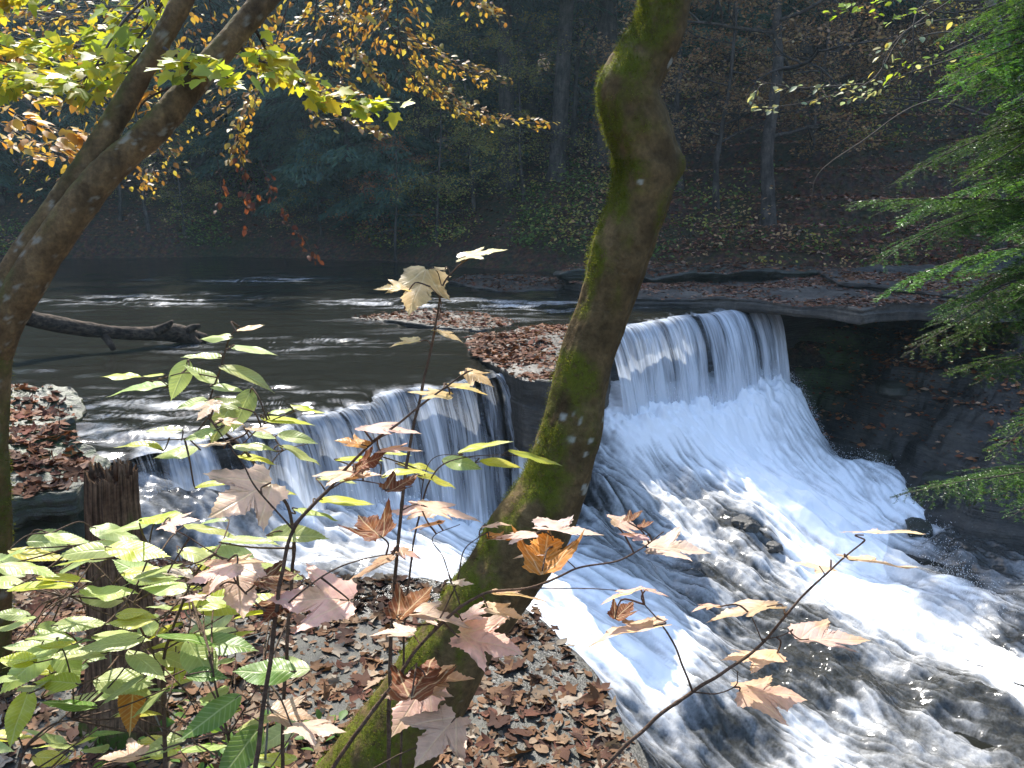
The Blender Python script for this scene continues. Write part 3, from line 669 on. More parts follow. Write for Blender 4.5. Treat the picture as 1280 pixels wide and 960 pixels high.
lv = vnoise(V[:n0] * 13, 33); lichen = sstep(.72, .8, .7 * lv + .5 * fbm(V[:n0] * 30, 3, 36) + .2 * fbm(V[:n0] * 50, 2, 34)) * .75 * (moss < .55)
for (u, v, r) in [(836, 301, .012), (711, 537, .011), (702, 512, .009), (722, 516, .008), (735, 540, .010), (716, 505, .006), (795, 228, .007), (770, 85, .01), (728, 555, .008)]:
    c = P(u, v, 2.58); d = np.hypot((V[:n0, 0] - c[0]), (V[:n0, 2] - c[2])); lichen = np.maximum(lichen, sstep(r * 1.3, r * .8, d + .003 * fbm(V[:n0] * 90, 2, 3)) * .9 * (Nn[:, 1] < .2))
ex = lambda a: np.concatenate([a, [0, 0]])
make('trunk', V - np.array(tree.location), F, M_BEECH, tree, attrs={'moss': ex(moss), 'lichen': ex(lichen)}, vattrs={'luv': V * 12})
VV, FF, cc = fuzz(V[:n0], Nn, moss ** 2 * (V[:n0, 2] < .8) + 1e-6, 70000, .0055, 5, MOSSC)
make('moss', VV - np.array(tree.location), FF, M_MOSS, tree, cols=cc)
# crown of that tree, above the picture
def leaf_cloud(rn, pos, size, cols, tv, tf, flat=.6, jit=.25):
    n = len(pos); d = nrm(rn.normal(0, 1, (n, 3)) * [1, 1, .4] - [0, 0, .15]); upv = nrm(np.array([0, 0, 1.0]) * flat + rn.normal(0, .45, (n, 3)))
    X, Yv = ortho(d, upv); VV, FF = scatter(tv, tf, pos, X, Yv, size * rn.uniform(.65, 1.3, n))
    c = np.repeat(cols[rn.integers(0, len(cols), n)] * rn.uniform(1 - jit, 1 + jit, (n, 1)), len(tv), 0); return VV, FF, c
LEAF4 = (np.array([[0, 0, 0], [.3, .45, .04], [0, 1, -.08], [-.3, .45, .04]]), np.array([[0, 1, 2, 3]]))
_mo = np.array([(0, 0), (.2, -.06), (.36, .06), (.32, .2), (.58, .52), (.28, .46), (.22, .7), (0, 1.0), (-.22, .7), (-.28, .46), (-.58, .52), (-.32, .2), (-.36, .06), (-.2, -.06)])
LEAFM = (np.vstack([np.column_stack([_mo, .10 * np.abs(_mo[:, 0]) - .12 * _mo[:, 1] ** 2]), [[0, .3, 0]]]), np.array([[14, k, (k + 1) % 14] for k in range(14)]))
LEAF8 = (np.array([[0, 0, 0], [.2, .18, .03], [.3, .45, .05], [.18, .78, .0], [0, 1, -.10], [-.18, .78, .0], [-.3, .45, .05], [-.2, .18, .03], [0, .45, 0]]), np.array([[8, 0, 1, 2], [8, 2, 3, 4], [8, 4, 5, 6], [8, 6, 7, 0]]))
M_LEAF = leaf_material('tree_leaf', .5, .5, .3, None, .35)
M_LEAFFAR = leaf_material('far_leaf', .35, .6, .15, None, .3)

def twig_tree(rn, start, dirs, L, depth, r, acc, tips, bend=.25, droop=.0, seg=5):
    """recursive branches; fills acc with tubes and tips with leaf positions"""
    n = 7; p = start.copy(); d = nrm(dirs); path = [p.copy()]
    for k in range(n):
        d = nrm(d + rn.normal(0, bend / 2, 3) + np.array([0, 0, -droop])); p = p + d * L / n; path.append(p.copy())
    path = np.array(path); acc.add(*tube(path, np.linspace(r, r * .45, n + 1), seg, cap=False))
    if depth == 0:
        tips.append(path[2:]); return
    for k in range(rn.integers(3, 6)):
        j = rn.integers(2, n + 1); side = nrm(np.cross(d, rn.normal(0, 1, 3))); side[2] *= .5
        twig_tree(rn, path[j], nrm(d * .6 + side * .9), L * rn.uniform(.4, .65), depth - 1, r * .5, acc, tips, bend, droop, max(3, seg - 1))
rn = np.random.default_rng(3); acc = Acc(); tips = []
for k in range(7):
    j = 376 + k * 6; a = k * 2.4
    twig_tree(rn, C[j], np.array([math.cos(a) * .9, math.sin(a) * .9, .5]), 1.3, 2, Rr[j] * .45, acc, tips)
for k in range(9): twig_tree(rn, C[-1], np.array([rn.normal(0, .6), rn.normal(0, .6), 1]), 1.4, 2, .03, acc, tips)
n = sum(len(V_) for V_ in acc.V)
acc.done('branches', M_DARKBARK, tree, origin=tree.location)
pts = np.concatenate(tips); pos = pts[rn.integers(0, len(pts), 420)] + rn.normal(0, .05, (420, 3))
VV, FF, cc = leaf_cloud(rn, pos, .07, np.array([[.32, .28, .05], [.25, .3, .06], [.4, .25, .05]]), *LEAF8)
make('crown', VV - np.array(tree.location), FF, M_LEAF, tree, cols=cc)

# ---- forked tree on the left
ft = empty('forked_tree', P(-12, 985, 3.0), 'brown forked tree leaning in from the left edge with yellow leaves on its boughs', 'tree')
acc = Acc()
def add_trunk(acc, pts, n, seg, seed, mfun):
    C, Rr = trunk_path(pts, n); Rr = Rr * (.78 if n > 170 else 1.0)
    V, F = tube(C, Rr, seg, lambda V, D: .007 * fbm(V * np.array([9, 9, 4]), 4, seed) + .003 * fbm(V * 40, 3, seed + 1))
    N = rot_norm(C, V, seg); m = mfun(V[:len(N)], N)
    acc.add(V, F, moss=ex(m), lichen=ex(sstep(.35, .5, fbm(V[:len(N)] * 26, 4, seed)) * .4), luv=V * np.array([14, 14, 6])); return C, Rr, V[:len(N)], N, m
mf = lambda V, N: sstep(.1, .5, .55 * N[:, 2] + .5 * fbm(V * 6, 4, 3)) * .8
l1 = [(-14, 470, 3.0, 44), (-8, 410, 3.0, 56), (22, 342, 3.02, 56), (72, 265, 3.06, 50), (112, 205, 3.1, 43), (142, 150, 3.15, 36), (180, 88, 3.2, 33), (228, 0, 3.25, 31), (262, -90, 3.3, 28), (300, -300, 3.4, 36), (310, -600, 3.5, 26)]
l2 = [(-10, 470, 2.97, 40), (14, 390, 2.97, 52), (58, 315, 3.0, 54), (112, 240, 3.04, 50), (158, 192, 3.1, 46), (204, 150, 3.15, 43), (254, 90, 3.25, 40), (332, -2, 3.35, 38), (410, -100, 3.6, 36), (470, -260, 4.0, 44), (600, -450, 4.6, 34)]
C1, R1, *_ = add_trunk(acc, l1, 200, 40, 41, mf); C2, R2, *_ = add_trunk(acc, l2, 220, 44, 51, mf)
acc.done('trunk', M_FORK, ft, origin=ft.location)
acc = Acc(); mf2 = lambda V, N: sstep(-.3, .4, -N[:, 0] * .2 + .3 + .7 * fbm(V * 9, 4, 13))
_, _, vb, nb_, mb = add_trunk(acc, [(-14, 1010, 2.96, 60), (-4, 930, 2.96, 42), (-4, 800, 2.96, 34), (-2, 650, 2.96, 30), (-6, 540, 2.96, 30), (-2, 440, 2.97, 34), (0, 380, 2.98, 40)], 160, 30, 61, mf2)
acc.done('lower_stem', M_FORK, ft, origin=ft.location)
VV, FF, cc = fuzz(vb, nb_, mb ** 2 + 1e-6, 9000, .009, 8, MOSSC); make('moss', VV - np.array(ft.location), FF, M_MOSS, ft, cols=cc)

# its boughs: yellow, orange and tawny leaf sprays seen against the forest
def spray(root, lname, rn, path, n, size, cols, spread, tv=LEAF8, r=.007, hang=0.0, up=.75):
    """one bough with leaves flat along it; path: list of (u, v, Y)"""
    acc = Acc(); LA = Acc(); Cc = catmull([P(*q) for q in path], 40); acc.add(*tube(Cc, np.linspace(r, r * .3, 40), 5, cap=False))
    tl = nrm(np.gradient(Cc, axis=0)); i = rn.integers(4, 40, n); sd = nrm(np.cross(tl[i], [0, 0, 1.0])) * rn.choice([-1, 1], n)[:, None]
    q = rn.uniform(.1, 1, n) * spread
    pos = Cc[i] + sd * q[:, None] * .8 + tl[i] * q[:, None] * .5 + rn.normal(0, .02, (n, 3)) + np.array([0, 0, -1.0]) * (hang * rn.uniform(0, 1, n))[:, None]
    for k in range(0, n, 3): acc.add(*tube(np.array([Cc[i[k]], (Cc[i[k]] + pos[k]) / 2 + [0, 0, .01], pos[k]]), [r * .4, r * .3, r * .15], 3, cap=False))
    d = nrm(sd * .7 + tl[i] * .6 + rn.normal(0, .35, (n, 3)) - np.array([0, 0, .12 + hang * 2])); upv = nrm(np.array([0, -.25, up]) + rn.normal(0, .3, (n, 3)))
    X, Yv = ortho(d, upv); VV, FF = scatter(*tv, pos, X, Yv, size * rn.uniform(.65, 1.25, n))
    LA.add(VV, FF, col=np.repeat(cols[rn.integers(0, len(cols), n)] * rn.uniform(.75, 1.25, (n, 1)), len(tv[0]), 0))
    b = acc.done('bough', M_DARKBARK, root, origin=root.location); LA.done(lname, M_LEAF, b, origin=root.location)
YEL = np.array([[.42, .44, .035], [.50, .46, .04], [.34, .42, .04], [.48, .38, .035], [.30, .38, .05]])
ORA = np.array([[.52, .25, .04], [.55, .32, .06], [.42, .2, .04], [.55, .38, .08]])
TAW = np.array([[.36, .21, .035], [.28, .14, .03], [.40, .28, .05], [.22, .11, .03], [.33, .27, .05]])
RED = np.array([[.14, .04, .018], [.17, .055, .02], [.11, .035, .02]])
rn = np.random.default_rng(17)
a1 = Acc(); L1 = Acc()
for path, n, sp in [([(230, -60, 3.6), (150, 40, 3.7), (70, 60, 3.8), (-40, 55, 3.9)], 60, .22), ([(220, -20, 3.5), (150, 70, 3.6), (60, 90, 3.6), (-30, 110, 3.7)], 55, .2), ([(215, 20, 3.4), (150, 90, 3.4), (90, 105, 3.4), (20, 95, 3.4)], 55, .18),
                    ([(262, 80, 3.2), (230, 85, 3.1), (255, 92, 3.0), (285, 98, 2.95)], 14, .09), ([(205, 60, 3.2), (230, 75, 3.1), (240, 80, 3.05)], 9, .07), ([(310, 20, 3.4), (350, 85, 3.5), (410, 120, 3.6), (470, 136, 3.7)], 46, .13), ([(340, -60, 3.6), (60, -20, 3.9), (-40, 0, 4)], 70, .3),
                    ([(240, -50, 3.5), (160, 20, 3.3), (110, 95, 3.2), (75, 100, 3.2)], 30, .16), ([(300, 60, 3.3), (320, 75, 3.3), (345, 80, 3.3)], 12, .08)]:
    spray(ft, 'yellow_leaves', rn, path, int(n * 2.5), .066, YEL, sp, tv=LEAFM)
L2 = Acc()
for path, n, sp in [([(-60, 60, 4.2), (0, 130, 4.2), (60, 160, 4.2), (120, 175, 4.2)], 55, .18), ([(-60, 40, 4.0), (0, 75, 4.0), (35, 78, 4.0)], 20, .1), ([(-50, 130, 4.6), (40, 175, 4.6), (80, 185, 4.6)], 34, .16), ([(250, 95, 3.3), (190, 120, 3.3), (170, 140, 3.3)], 9, .08), ([(-50, 90, 5), (30, 120, 5), (100, 130, 5)], 30, .3), ([(-60, 150, 6), (40, 190, 6.2), (120, 200, 6.4)], 60, .4), ([(-60, 30, 6), (60, 60, 6.2), (140, 110, 6.4)], 60, .5)]:
    spray(ft, 'orange_leaves', rn, path, int(n * 1.6), .07, ORA, sp)
L3 = Acc()
for path, n, sp in [([(420, -160, 7), (340, -20, 7.2), (310, 60, 7.4), (290, 150, 7.5)], 90, .3), ([(430, -160, 7), (420, 0, 7.3), (400, 70, 7.6), (420, 110, 7.8)], 90, .35), ([(500, -200, 7.5), (480, 0, 8), (520, 60, 8.3), (600, 95, 8.5)], 140, .40), ([(500, -200, 7.5), (500, 60, 8), (540, 110, 8.2), (600, 145, 8.3)], 110, .35), ([(480, -120, 7.5), (440, 40, 7.6), (450, 70, 7.6), (470, 95, 7.6)], 60, .25),
                    ([(380, -60, 6.5), (330, 100, 6.5), (300, 160, 6.5), (295, 190, 6.5)], 50, .16), ([(560, -220, 8), (590, -20, 8.5), (610, 10, 8.5)], 60, .3), ([(340, -150, 6.5), (200, -10, 6.8), (120, 20, 7), (20, 25, 7)], 90, .5), ([(560, -220, 8), (480, 5, 8), (420, 20, 8)], 70, .25), ([(400, -60, 7), (390, 130, 7), (430, 150, 7), (470, 165, 7)], 40, .2), ([(200, -80, 6.5), (180, 40, 7), (150, 110, 7.3), (165, 175, 7.5)], 80, .5), ([(60, -80, 8), (80, 60, 8.4), (100, 140, 8.6), (110, 210, 8.8)], 90, .7), ([(200, -60, 9), (240, 100, 9.3), (200, 190, 9.5), (190, 215, 9.5)], 60, .4), ([(260, -60, 7), (270, 40, 7.4), (330, 60, 7.6), (380, 20, 7.8)], 70, .4), ([(480, 20, 8.2), (560, 130, 8.3), (640, 150, 8.3), (680, 155, 8.4)], 36, .18)]:
    spray(ft, 'tawny_leaves', rn, path, int(n * 2.3), .064, TAW, sp * 1.2)
L4 = Acc()
for path, n in [([(296, 160, 6.5), (303, 210, 6.5), (308, 250, 6.5), (306, 285, 6.5)], 26), ([(325, 200, 6.5), (345, 250, 6.5), (375, 290, 6.5), (392, 318, 6.5)], 42), ([(272, 200, 6.5), (276, 230, 6.5), (272, 255, 6.5)], 10), ([(312, 210, 6.5), (320, 240, 6.5), (318, 262, 6.5)], 12)]:
    spray(ft, 'dead_leaves', rn, path, n, .06, RED, .05, hang=.05, up=.2, r=.004)

# ---- broken stump
st = empty('stump', P(150, 955, 2.75), 'rotten brown tree stump with a splintered top beside the stream', 'stump')
pts = [(158, 1000, 2.75, 118), (156, 930, 2.75, 104), (155, 850, 2.76, 88), (150, 760, 2.78, 74), (144, 680, 2.8, 64), (140, 620, 2.8, 61), (139, 590, 2.8, 60)]
C, Rr = trunk_path(pts, 150); sg = 120
def sd(V, D):
    a = np.arctan2(D[:, 1], D[:, 0]); return .010 * fbm(np.column_stack([np.cos(a) * 7, np.sin(a) * 7, V[:, 2] * .8]), 4, 3) + .006 * fbm(V * np.array([30, 30, 6]), 3, 4) + .016 * sstep(-1.7, -2.3, V[:, 2]) * np.sin(5 * a + 1)
V, F = tube(C, Rr, sg, sd, cap=False); N = rot_norm(C, V, sg)
jag = np.zeros(len(V)); a = np.tile(np.linspace(0, 2 * np.pi, sg, endpoint=False), 150); f = np.repeat(np.linspace(0, 1, 150), sg)
top = .035 * fbm(np.column_stack([np.cos(a) * 3.5, np.sin(a) * 3.5, 0 * a]), 4, 8) + .015 * vnoise(np.column_stack([np.cos(a) * 14, np.sin(a) * 14, 0 * a]), 9)
V[:, 2] += top * sstep(.72, 1, f) * 1.0
rim = V[-sg:]; c = rim.mean(0); ring2 = c + (rim - c) * .82; ring2[:, 2] -= .035; cen = c - [0, 0, .12]
Vs = np.vstack([V, ring2, cen]); nb = len(V); k = np.arange(sg); k2 = (k + 1) % sg
F = F + [np.stack([nb - sg + k, nb - sg + k2, nb + k2, nb + k], 1), np.stack([nb + k, nb + k2, np.full(sg, nb + sg)], 1)]
lu = np.column_stack([np.cos(a) * 9, np.sin(a) * 9, V[:, 2] * 3]); lu = np.vstack([lu, ring2 * 40, [cen * 40]])
ms = np.concatenate([sstep(.1, .5, fbm(V * 8, 4, 15) + .8 * sstep(-1.6, -2.2, V[:, 2]) - .25), np.zeros(sg + 1)])
make('stump_wood', Vs - np.array(st.location), F, M_STUMP, st, attrs={'moss': ms, 'lichen': 0 * ms}, vattrs={'luv': lu})
acc = Acc(); rn = np.random.default_rng(2)
for k in range(9):
    b = c + nrm(np.array([rn.normal(), rn.normal(), 0])) * .055 + [0, 0, -.05]
    acc.add(*tube(np.array([b, b + [0, 0, .05], b + [rn.normal(0, .006), rn.normal(0, .006), rn.uniform(.07, .115)]]), [.011, .008, .001], 5))
acc.done('splinters', M_STUMP, st, origin=st.location)

# ---- drift log in the pool
lg = empty('log', PZ(150, 425, ZP), 'grey drift log lying in the pool with a broken root end', 'log')
C, Rr = trunk_path([(-60, 372, 8.6, 22), (10, 391, 8.9, 21), (70, 405, 9.2, 20), (130, 414, 9.4, 17), (180, 417, 9.6, 17), (215, 416, 9.8, 24), (236, 420, 9.9, 22), (258, 424, 10, 12)], 120)
V, F = tube(C, Rr, 26, lambda V, D: .016 * fbm(V * 3, 4, 5) + .010 * fbm(V * np.array([5, 25, 25]), 3, 6))
z0 = np.zeros(len(V)); make('log_trunk', V - np.array(lg.location), F, M_LOG, lg, attrs={'moss': z0, 'lichen': z0}, vattrs={'luv': V * np.array([4, 30, 30])})
for pts in ([(196, 414, 9.65, 14), (210, 406, 9.65, 8), (216, 401, 9.65, 3)], [(228, 418, 9.85, 14), (240, 410, 9.85, 9), (250, 407, 9.9, 4)], [(126, 414, 9.4, 12), (138, 430, 9.3, 8), (142, 438, 9.3, 5)], [(236, 420, 9.85, 12), (252, 430, 9.8, 6)]):
    C, Rr = trunk_path(pts, 16); V, F = tube(C, Rr, 9, lambda V, D: .01 * fbm(V * 9, 3, 6)); z0 = np.zeros(len(V))
    make('branch_stub', V - np.array(lg.location), F, M_LOG, lg, attrs={'moss': z0, 'lichen': z0}, vattrs={'luv': V * 20})

# ---- hemlock at the right edge
NEED = (np.array([[-.11, 0, 0], [.11, 0, 0], [.09, .9, -.03], [-.09, .9, -.03]]), np.array([[0, 1, 2, 3]]))
M_NEEDLE = leaf_material('hemlock_needle', .4, .4, .4, None, .35)
HEMC = np.array([[.085, .20, .025], [.06, .16, .022], [.12, .25, .03], [.045, .12, .022]])
def hemlock_bough(rn, A, LA, start, d0, L, droop, cols, nl=.017, dens=1.0, width=.42, sub=True):
    n = 26; p = np.array(start, float); d = nrm(np.array(d0, float)); path = [p.copy()]
    for k in range(n): d = nrm(d + np.array([0, 0, -droop / n]) + rn.normal(0, .03, 3)); p = p + d * L / n; path.append(p.copy())
    path = np.array(path); A.add(*tube(path, np.linspace(.006 * L + .002, .0012, n + 1), 5, cap=False))
    tl = nrm(np.gradient(path, axis=0)); q = []
    nt_ = int(L * 34 * dens)
    for k in range(nt_):
        f = .12 + .88 * (k / nt_); i = min(n, int(f * n)); side = (1 if k % 2 else -1)
        w = nrm(np.cross(tl[i], [0, 0, 1.0])) * side; tlw = width * L * (1 - f) ** .8 * rn.uniform(.55, 1.15) * (min(1, f * 2.5)) + .05
        dd = nrm(w * .85 + tl[i] * .75 + np.array([0, 0, -.12]) + rn.normal(0, .10, 3)); m = max(4, int(tlw / .03)); tt = np.linspace(0, 1, m)[:, None]
        tw = path[i] + dd * tt * tlw + np.array([0, 0, -1.0]) * .22 * tlw * tt ** 2
        A.add(*tube(tw[::max(1, m // 4)], .0014, 3, cap=False)); q.append((tw, dd))
        if sub and tlw > .13:
            for s2 in range(int(tlw / .045)):
                j = rn.integers(1, m); sd2 = nrm(np.cross(dd, [0, 0, 1.0])) * rn.choice([-1, 1]); l2 = tlw * rn.uniform(.25, .45) * (1.1 - j / m); d2 = nrm(sd2 * .7 + dd * .8 - np.array([0, 0, .15]) + rn.normal(0, .1, 3))
                m2 = max(3, int(l2 / .03)); t2 = np.linspace(0, 1, m2)[:, None]; q.append((tw[j] + d2 * t2 * l2 - np.array([0, 0, .2 * l2]) * t2 ** 2, d2))
    for tw, dd in q:
        LN = np.linalg.norm(tw[-1] - tw[0]); nn = max(10, int(LN / .0042)); f = rn.uniform(0, 1, nn); k = f * (len(tw) - 1); i = np.minimum(k.astype(int), len(tw) - 2); fr = (k - i)[:, None]
        pos = tw[i] * (1 - fr) + tw[i + 1] * fr; sd = nrm(np.cross(dd, [0, 0, 1.0])) * rn.choice([-1, 1], nn)[:, None]
        d = nrm(sd * .9 + dd * .55 + rn.normal(0, .18, (nn, 3)) + np.array([0, 0, .1])); X, Yv = ortho(d, nrm(np.array([0, 0, 1.0]) + rn.normal(0, .35, (nn, 3))))
        VV, FF = scatter(*NEED, pos, X, Yv, nl * rn.uniform(.7, 1.15, nn)); b = cols[rn.integers(0, len(cols))] * rn.uniform(.8, 1.2)
        LA.add(VV, FF, col=np.repeat(b * rn.uniform(.8, 1.25, (nn, 1)), 4, 0))
rn = np.random.default_rng(23)
hb = P(1400, 560, 6.6); hb[2] = -4.2
ht = empty('hemlock', hb, 'bright green hemlock reaching in from the right edge over the dark bank', 'tree')
C = catmull([hb, hb + [0, .05, 2.5], hb + [-.1, 0, 6], hb + [.1, .1, 10]], 80); V, F = tube(C, np.linspace(.2, .08, 80), 24, lambda V, D: .015 * fbm(V * np.array([12, 12, 3]), 4, 3)); z0 = np.zeros(len(V))
make('trunk', V - np.array(hb), F, M_DARKBARK, ht, attrs={'moss': z0, 'lichen': z0}, vattrs={'luv': V * np.array([12, 12, 3])})
A = Acc(); LA = Acc()
# tips as seen in the photograph; each bough starts at the trunk
TIPS = [(1095, 300, 5.6, -.05), (1080, 345, 5.2, -.1), (1110, 395, 5.4, .0), (1150, 330, 5.2, .1), (1120, 365, 5.9, 0), (1185, 285, 5.5, .1), (1205, 350, 5.0, .1), (1180, 410, 5.4, .1), (1230, 395, 5.1, 0), (1160, 650, 5.9, .1), (1195, 520, 5.6, .15), (1240, 470, 5.6, .1), (1250, 640, 5.6, .1), (1150, 640, 6.1, .15), (1230, 575, 6.0, .1),
        (1185, 190, 5.4, .1), (1165, 110, 5.6, .15), (1200, 60, 5.3, .2), (1175, 20, 5.6, .25), (1215, 130, 5.2, .2), (1195, 240, 5.2, .1), (1230, 215, 5.5, .15), (1240, 30, 5.1, .2), (1250, 90, 5.4, .2), (1210, -20, 5.5, .2), (1245, 160, 4.9, .2), (1255, 270, 5.0, .1), (1260, 330, 5.4, 0.1), (1270, 190, 5.2, .2), (1265, 60, 5.0, .2), (1225, 170, 5.9, .2), (1190, 150, 6.1, .2), (1240, 250, 6.0, .1), (1270, 120, 6.1, .1), (1210, 90, 6.2, .2), (1280, 10, 5.3, .2), (1250, -60, 5.3, .2), (1140, 315, 6.1, 0), (1225, 300, 5.9, .1), (1265, 420, 5.8, .1), (1180, 60, 5.8, .1), (1200, 200, 5.8, .1), (1225, 110, 5.5, .1), (1190, 110, 5.1, .1), (1240, 70, 5.8, .1), (1255, 210, 6.2, .1), (1200, 10, 6.2, .1), (1275, 240, 5.6, .1)]
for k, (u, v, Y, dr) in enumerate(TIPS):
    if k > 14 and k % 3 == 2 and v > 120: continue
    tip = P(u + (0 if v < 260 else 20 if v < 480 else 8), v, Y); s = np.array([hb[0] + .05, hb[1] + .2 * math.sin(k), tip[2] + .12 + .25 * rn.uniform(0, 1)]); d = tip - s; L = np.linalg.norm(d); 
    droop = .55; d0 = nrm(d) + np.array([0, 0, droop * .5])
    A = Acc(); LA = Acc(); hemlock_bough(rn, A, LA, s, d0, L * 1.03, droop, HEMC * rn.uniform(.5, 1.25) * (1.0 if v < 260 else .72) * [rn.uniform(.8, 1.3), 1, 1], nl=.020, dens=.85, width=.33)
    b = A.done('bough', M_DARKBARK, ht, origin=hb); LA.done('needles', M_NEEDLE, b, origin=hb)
# upper crown out of the picture
for k in range(26):
    A = Acc(); LA = Acc()
    h = rn.uniform(3.6, 9.5); a = rn.uniform(0, 6.28); L = (10.5 - h) * .28 + .4
    hemlock_bough(rn, A, LA, hb + [0, 0, h], [math.cos(a), math.sin(a), .15], L, .6, HEMC, nl=.05, dens=.35, sub=False)
    b = A.done('bough', M_DARKBARK, ht, origin=hb); LA.done('needles', M_NEEDLE, b, origin=hb)

# ---- thin bare-branched tree reaching in at the upper right
gt = empty('slender_tree', P(1330, 520, 9.0) * [1, 1, 0] + [0, 0, -3.0], 'slender half bare tree arching in at the upper right with a few pale green leaves', 'tree')
A = Acc(); L5 = Acc(); g0 = np.array(gt.location)
C = catmull([g0, g0 + [-.1, -.3, 2], P(1250, 40, 8.6), P(1180, -200, 8.2)], 60); V, F = tube(C, np.linspace(.08, .03, 60), 12); z0 = np.zeros(len(V))
make('trunk', V - g0, F, M_DARKBARK, gt, attrs={'moss': z0, 'lichen': z0 + .4}, vattrs={'luv': V * 9})
PALE = np.array([[.30, .34, .20], [.36, .36, .18], [.24, .30, .18], [.42, .36, .10]])
LIME = np.array([[.28, .40, .03], [.35, .44, .04], [.22, .34, .03]])
for path, n in [([(1235, 20, 8.6), (1140, 35, 8.2), (1090, 100, 8), (1020, 125, 7.8), (960, 135, 7.8)], 44), ([(1220, -20, 8.5), (1120, 50, 8.1), (1095, 110, 8), (1060, 125, 8)], 26), ([(1240, 60, 8.5), (1140, 90, 8), (1085, 115, 8), (1060, 110, 8)], 20), ([(1230, 0, 8.5), (1150, 10, 8), (1140, 90, 7.9), (1110, 135, 7.9)], 12), ([(1080, 105, 8), (1000, 110, 8), (955, 105, 8), (940, 130, 8)], 20)]:
    spray(gt, 'pale_leaves', rn, path, n, .075, PALE, .14, r=.010)
for path, n in [([(1230, -40, 7), (1140, -8, 6.6), (1080, 5, 6.4), (1045, 12, 6.4)], 46), ([(1220, -60, 7), (1150, 10, 6.6), (1110, 25, 6.5)], 26), ([(1235, 40, 7), (1170, 70, 6.5), (1130, 85, 6.5), (1110, 100, 6.5)], 14)]:
    spray(gt, 'lime_leaves', rn, path, n, .06, LIME, .12, r=.006)
for pts in ([(1255, 110, 8.5), (1150, 130, 8.2), (1080, 175, 8), (1025, 215, 8), (1013, 255, 8)], [(1290, -10, 6), (1240, 8, 5.6), (1180, 16, 5.3), (1140, 0, 5.2)], [(1250, 60, 8.5), (1190, 40, 8), (1130, 60, 8), (1125, 130, 8), (1105, 140, 8)]):
    A = Acc(); A.add(*tube(catmull([P(*q) for q in pts], 40), np.linspace(.010, .003, 40), 5)); A.done('bare_branch', M_DARKBARK, gt, origin=g0)
# ================================================================== SAPLINGS IN FRONT: every leaf its own piece
M_MAPLE = leaf_material('maple_leaf', .45, .42, .5, 'palm', .25); M_OVAL = leaf_material('beech_leaf', .46, .38, .4, 'pinnate', .2); M_DEAD = leaf_material('dead_leaf', .3, .6, .25, 'palm', .6)
def outline(kind, rn):
    if kind == 'M':
        half = [(0, 0), (.05, -.05), (.16, -.10), (.27, -.08), (.36, -.01), (.33, .07), (.36, .13), (.40, .24), (.47, .36), (.56, .50), (.62, .60), (.50, .575), (.40, .545), (.30, .49), (.21, .455), (.22, .54), (.245, .63), (.19, .72), (.135, .80), (.075, .90), (0, 1.04)]
        w = rn.uniform(.9, 1.12)
        h = np.array(half); h[:, 0] *= w; q_ = rn.uniform(.70, 1.12); h[7:14] = (h[7:14] - [.2, .35]) * q_ + [.2, .35]; h[14:, 1] = .48 + (h[14:, 1] - .48) * rn.uniform(.8, 1.12); h[4:7, 0] *= rn.uniform(.75, 1.1); k = np.linspace(0, len(h) - 1, 61); hh = np.column_stack([np.interp(k, np.arange(len(h)), h[:, j]) for j in (0, 1)])
        d = nrm(np.gradient(hh, axis=0)); nn = np.column_stack([d[:, 1], -d[:, 0]]); saw = (np.arange(61) % 3 == 0) * .022 - .006; saw[:3] = 0; saw[-1] = 0; hh = hh + nn * saw[:, None] * rn.uniform(.6, 1.3, (61, 1)); c = np.array([0, .28])
    else:
        wd = rn.uniform(.22, .29); t = np.linspace(0, 1, 41); w = wd * np.sin(np.pi * t ** .82) ** .85 * (1 - .15 * t); saw = (np.arange(41) % 2 == 0) * .012; saw[0] = saw[-1] = 0
        hh = np.column_stack([w + saw, t + saw * .8]); hh[0] = [0, 0]; hh[-1] = [0, 1.06]; c = np.array([0, .45])
    lf = hh[1:-1][::-1] * [-1, 1]
    if rn.uniform() < .5: lf = lf * [rn.uniform(.88, 1.05), 1]
    return np.vstack([hh, lf]), c
def leaf_geo(kind, rn, fold, droop, curl, wav):
    o, c = outline(kind, rn); n = len(o); V = [c]
    for f in (.25, .5, .75, 1.0): V.extend(c + (o - c) * f)
    V = np.array(V); x, y = V[:, 0], V[:, 1]; k = np.arange(n); F3 = np.stack([0 * k, 1 + k, 1 + (k + 1) % n], 1); F4 = np.concatenate([np.stack([1 + r * n + k, 1 + (r + 1) * n + k, 1 + (r + 1) * n + (k + 1) % n, 1 + r * n + (k + 1) % n], 1) for r in range(3)])
    luv = np.column_stack([x, y, 0 * x]); sd = rn.integers(0, 9999)
    z = fold * np.abs(x) * 1.2 - droop * np.maximum(y, 0) ** 2 - .5 * droop * x ** 2 + wav * fbm(np.column_stack([V * 3.2, 0 * x]), 2, sd) + wav * .6 * np.sin(y * 9 + sd) * np.abs(x)
    if curl > 0:                                                     # dead leaves roll up across and along
        a = x * curl * 4; x2 = np.where(np.abs(a) > 1e-3, np.sin(a) / (curl * 4), x); z = z + (1 - np.cos(a)) / (curl * 4); b = y * curl * 1.6
        y2 = np.sin(b) / (curl * 1.6); z = z + (1 - np.cos(b)) / (curl * 1.6) * .8 + .06 * fbm(np.column_stack([V * 6, 0 * x]), 2, sd); x, y = x2, y2
    return np.column_stack([x, y, z]), [F3, F4], luv
LC = {'P': (.80, .53, .42), 'W': (.80, .60, .50), 'Y': (.70, .52, .24), 'O': (.46, .19, .03), 'B': (.17, .05, .018), 'G': (.42, .50, .18), 'L': (.50, .50, .05), 'D': (.13, .24, .04), 'T': (.62, .41, .26), 'A': (.42, .20, .02)}  # W: rose leaf paled so that full sun is painted into its colour
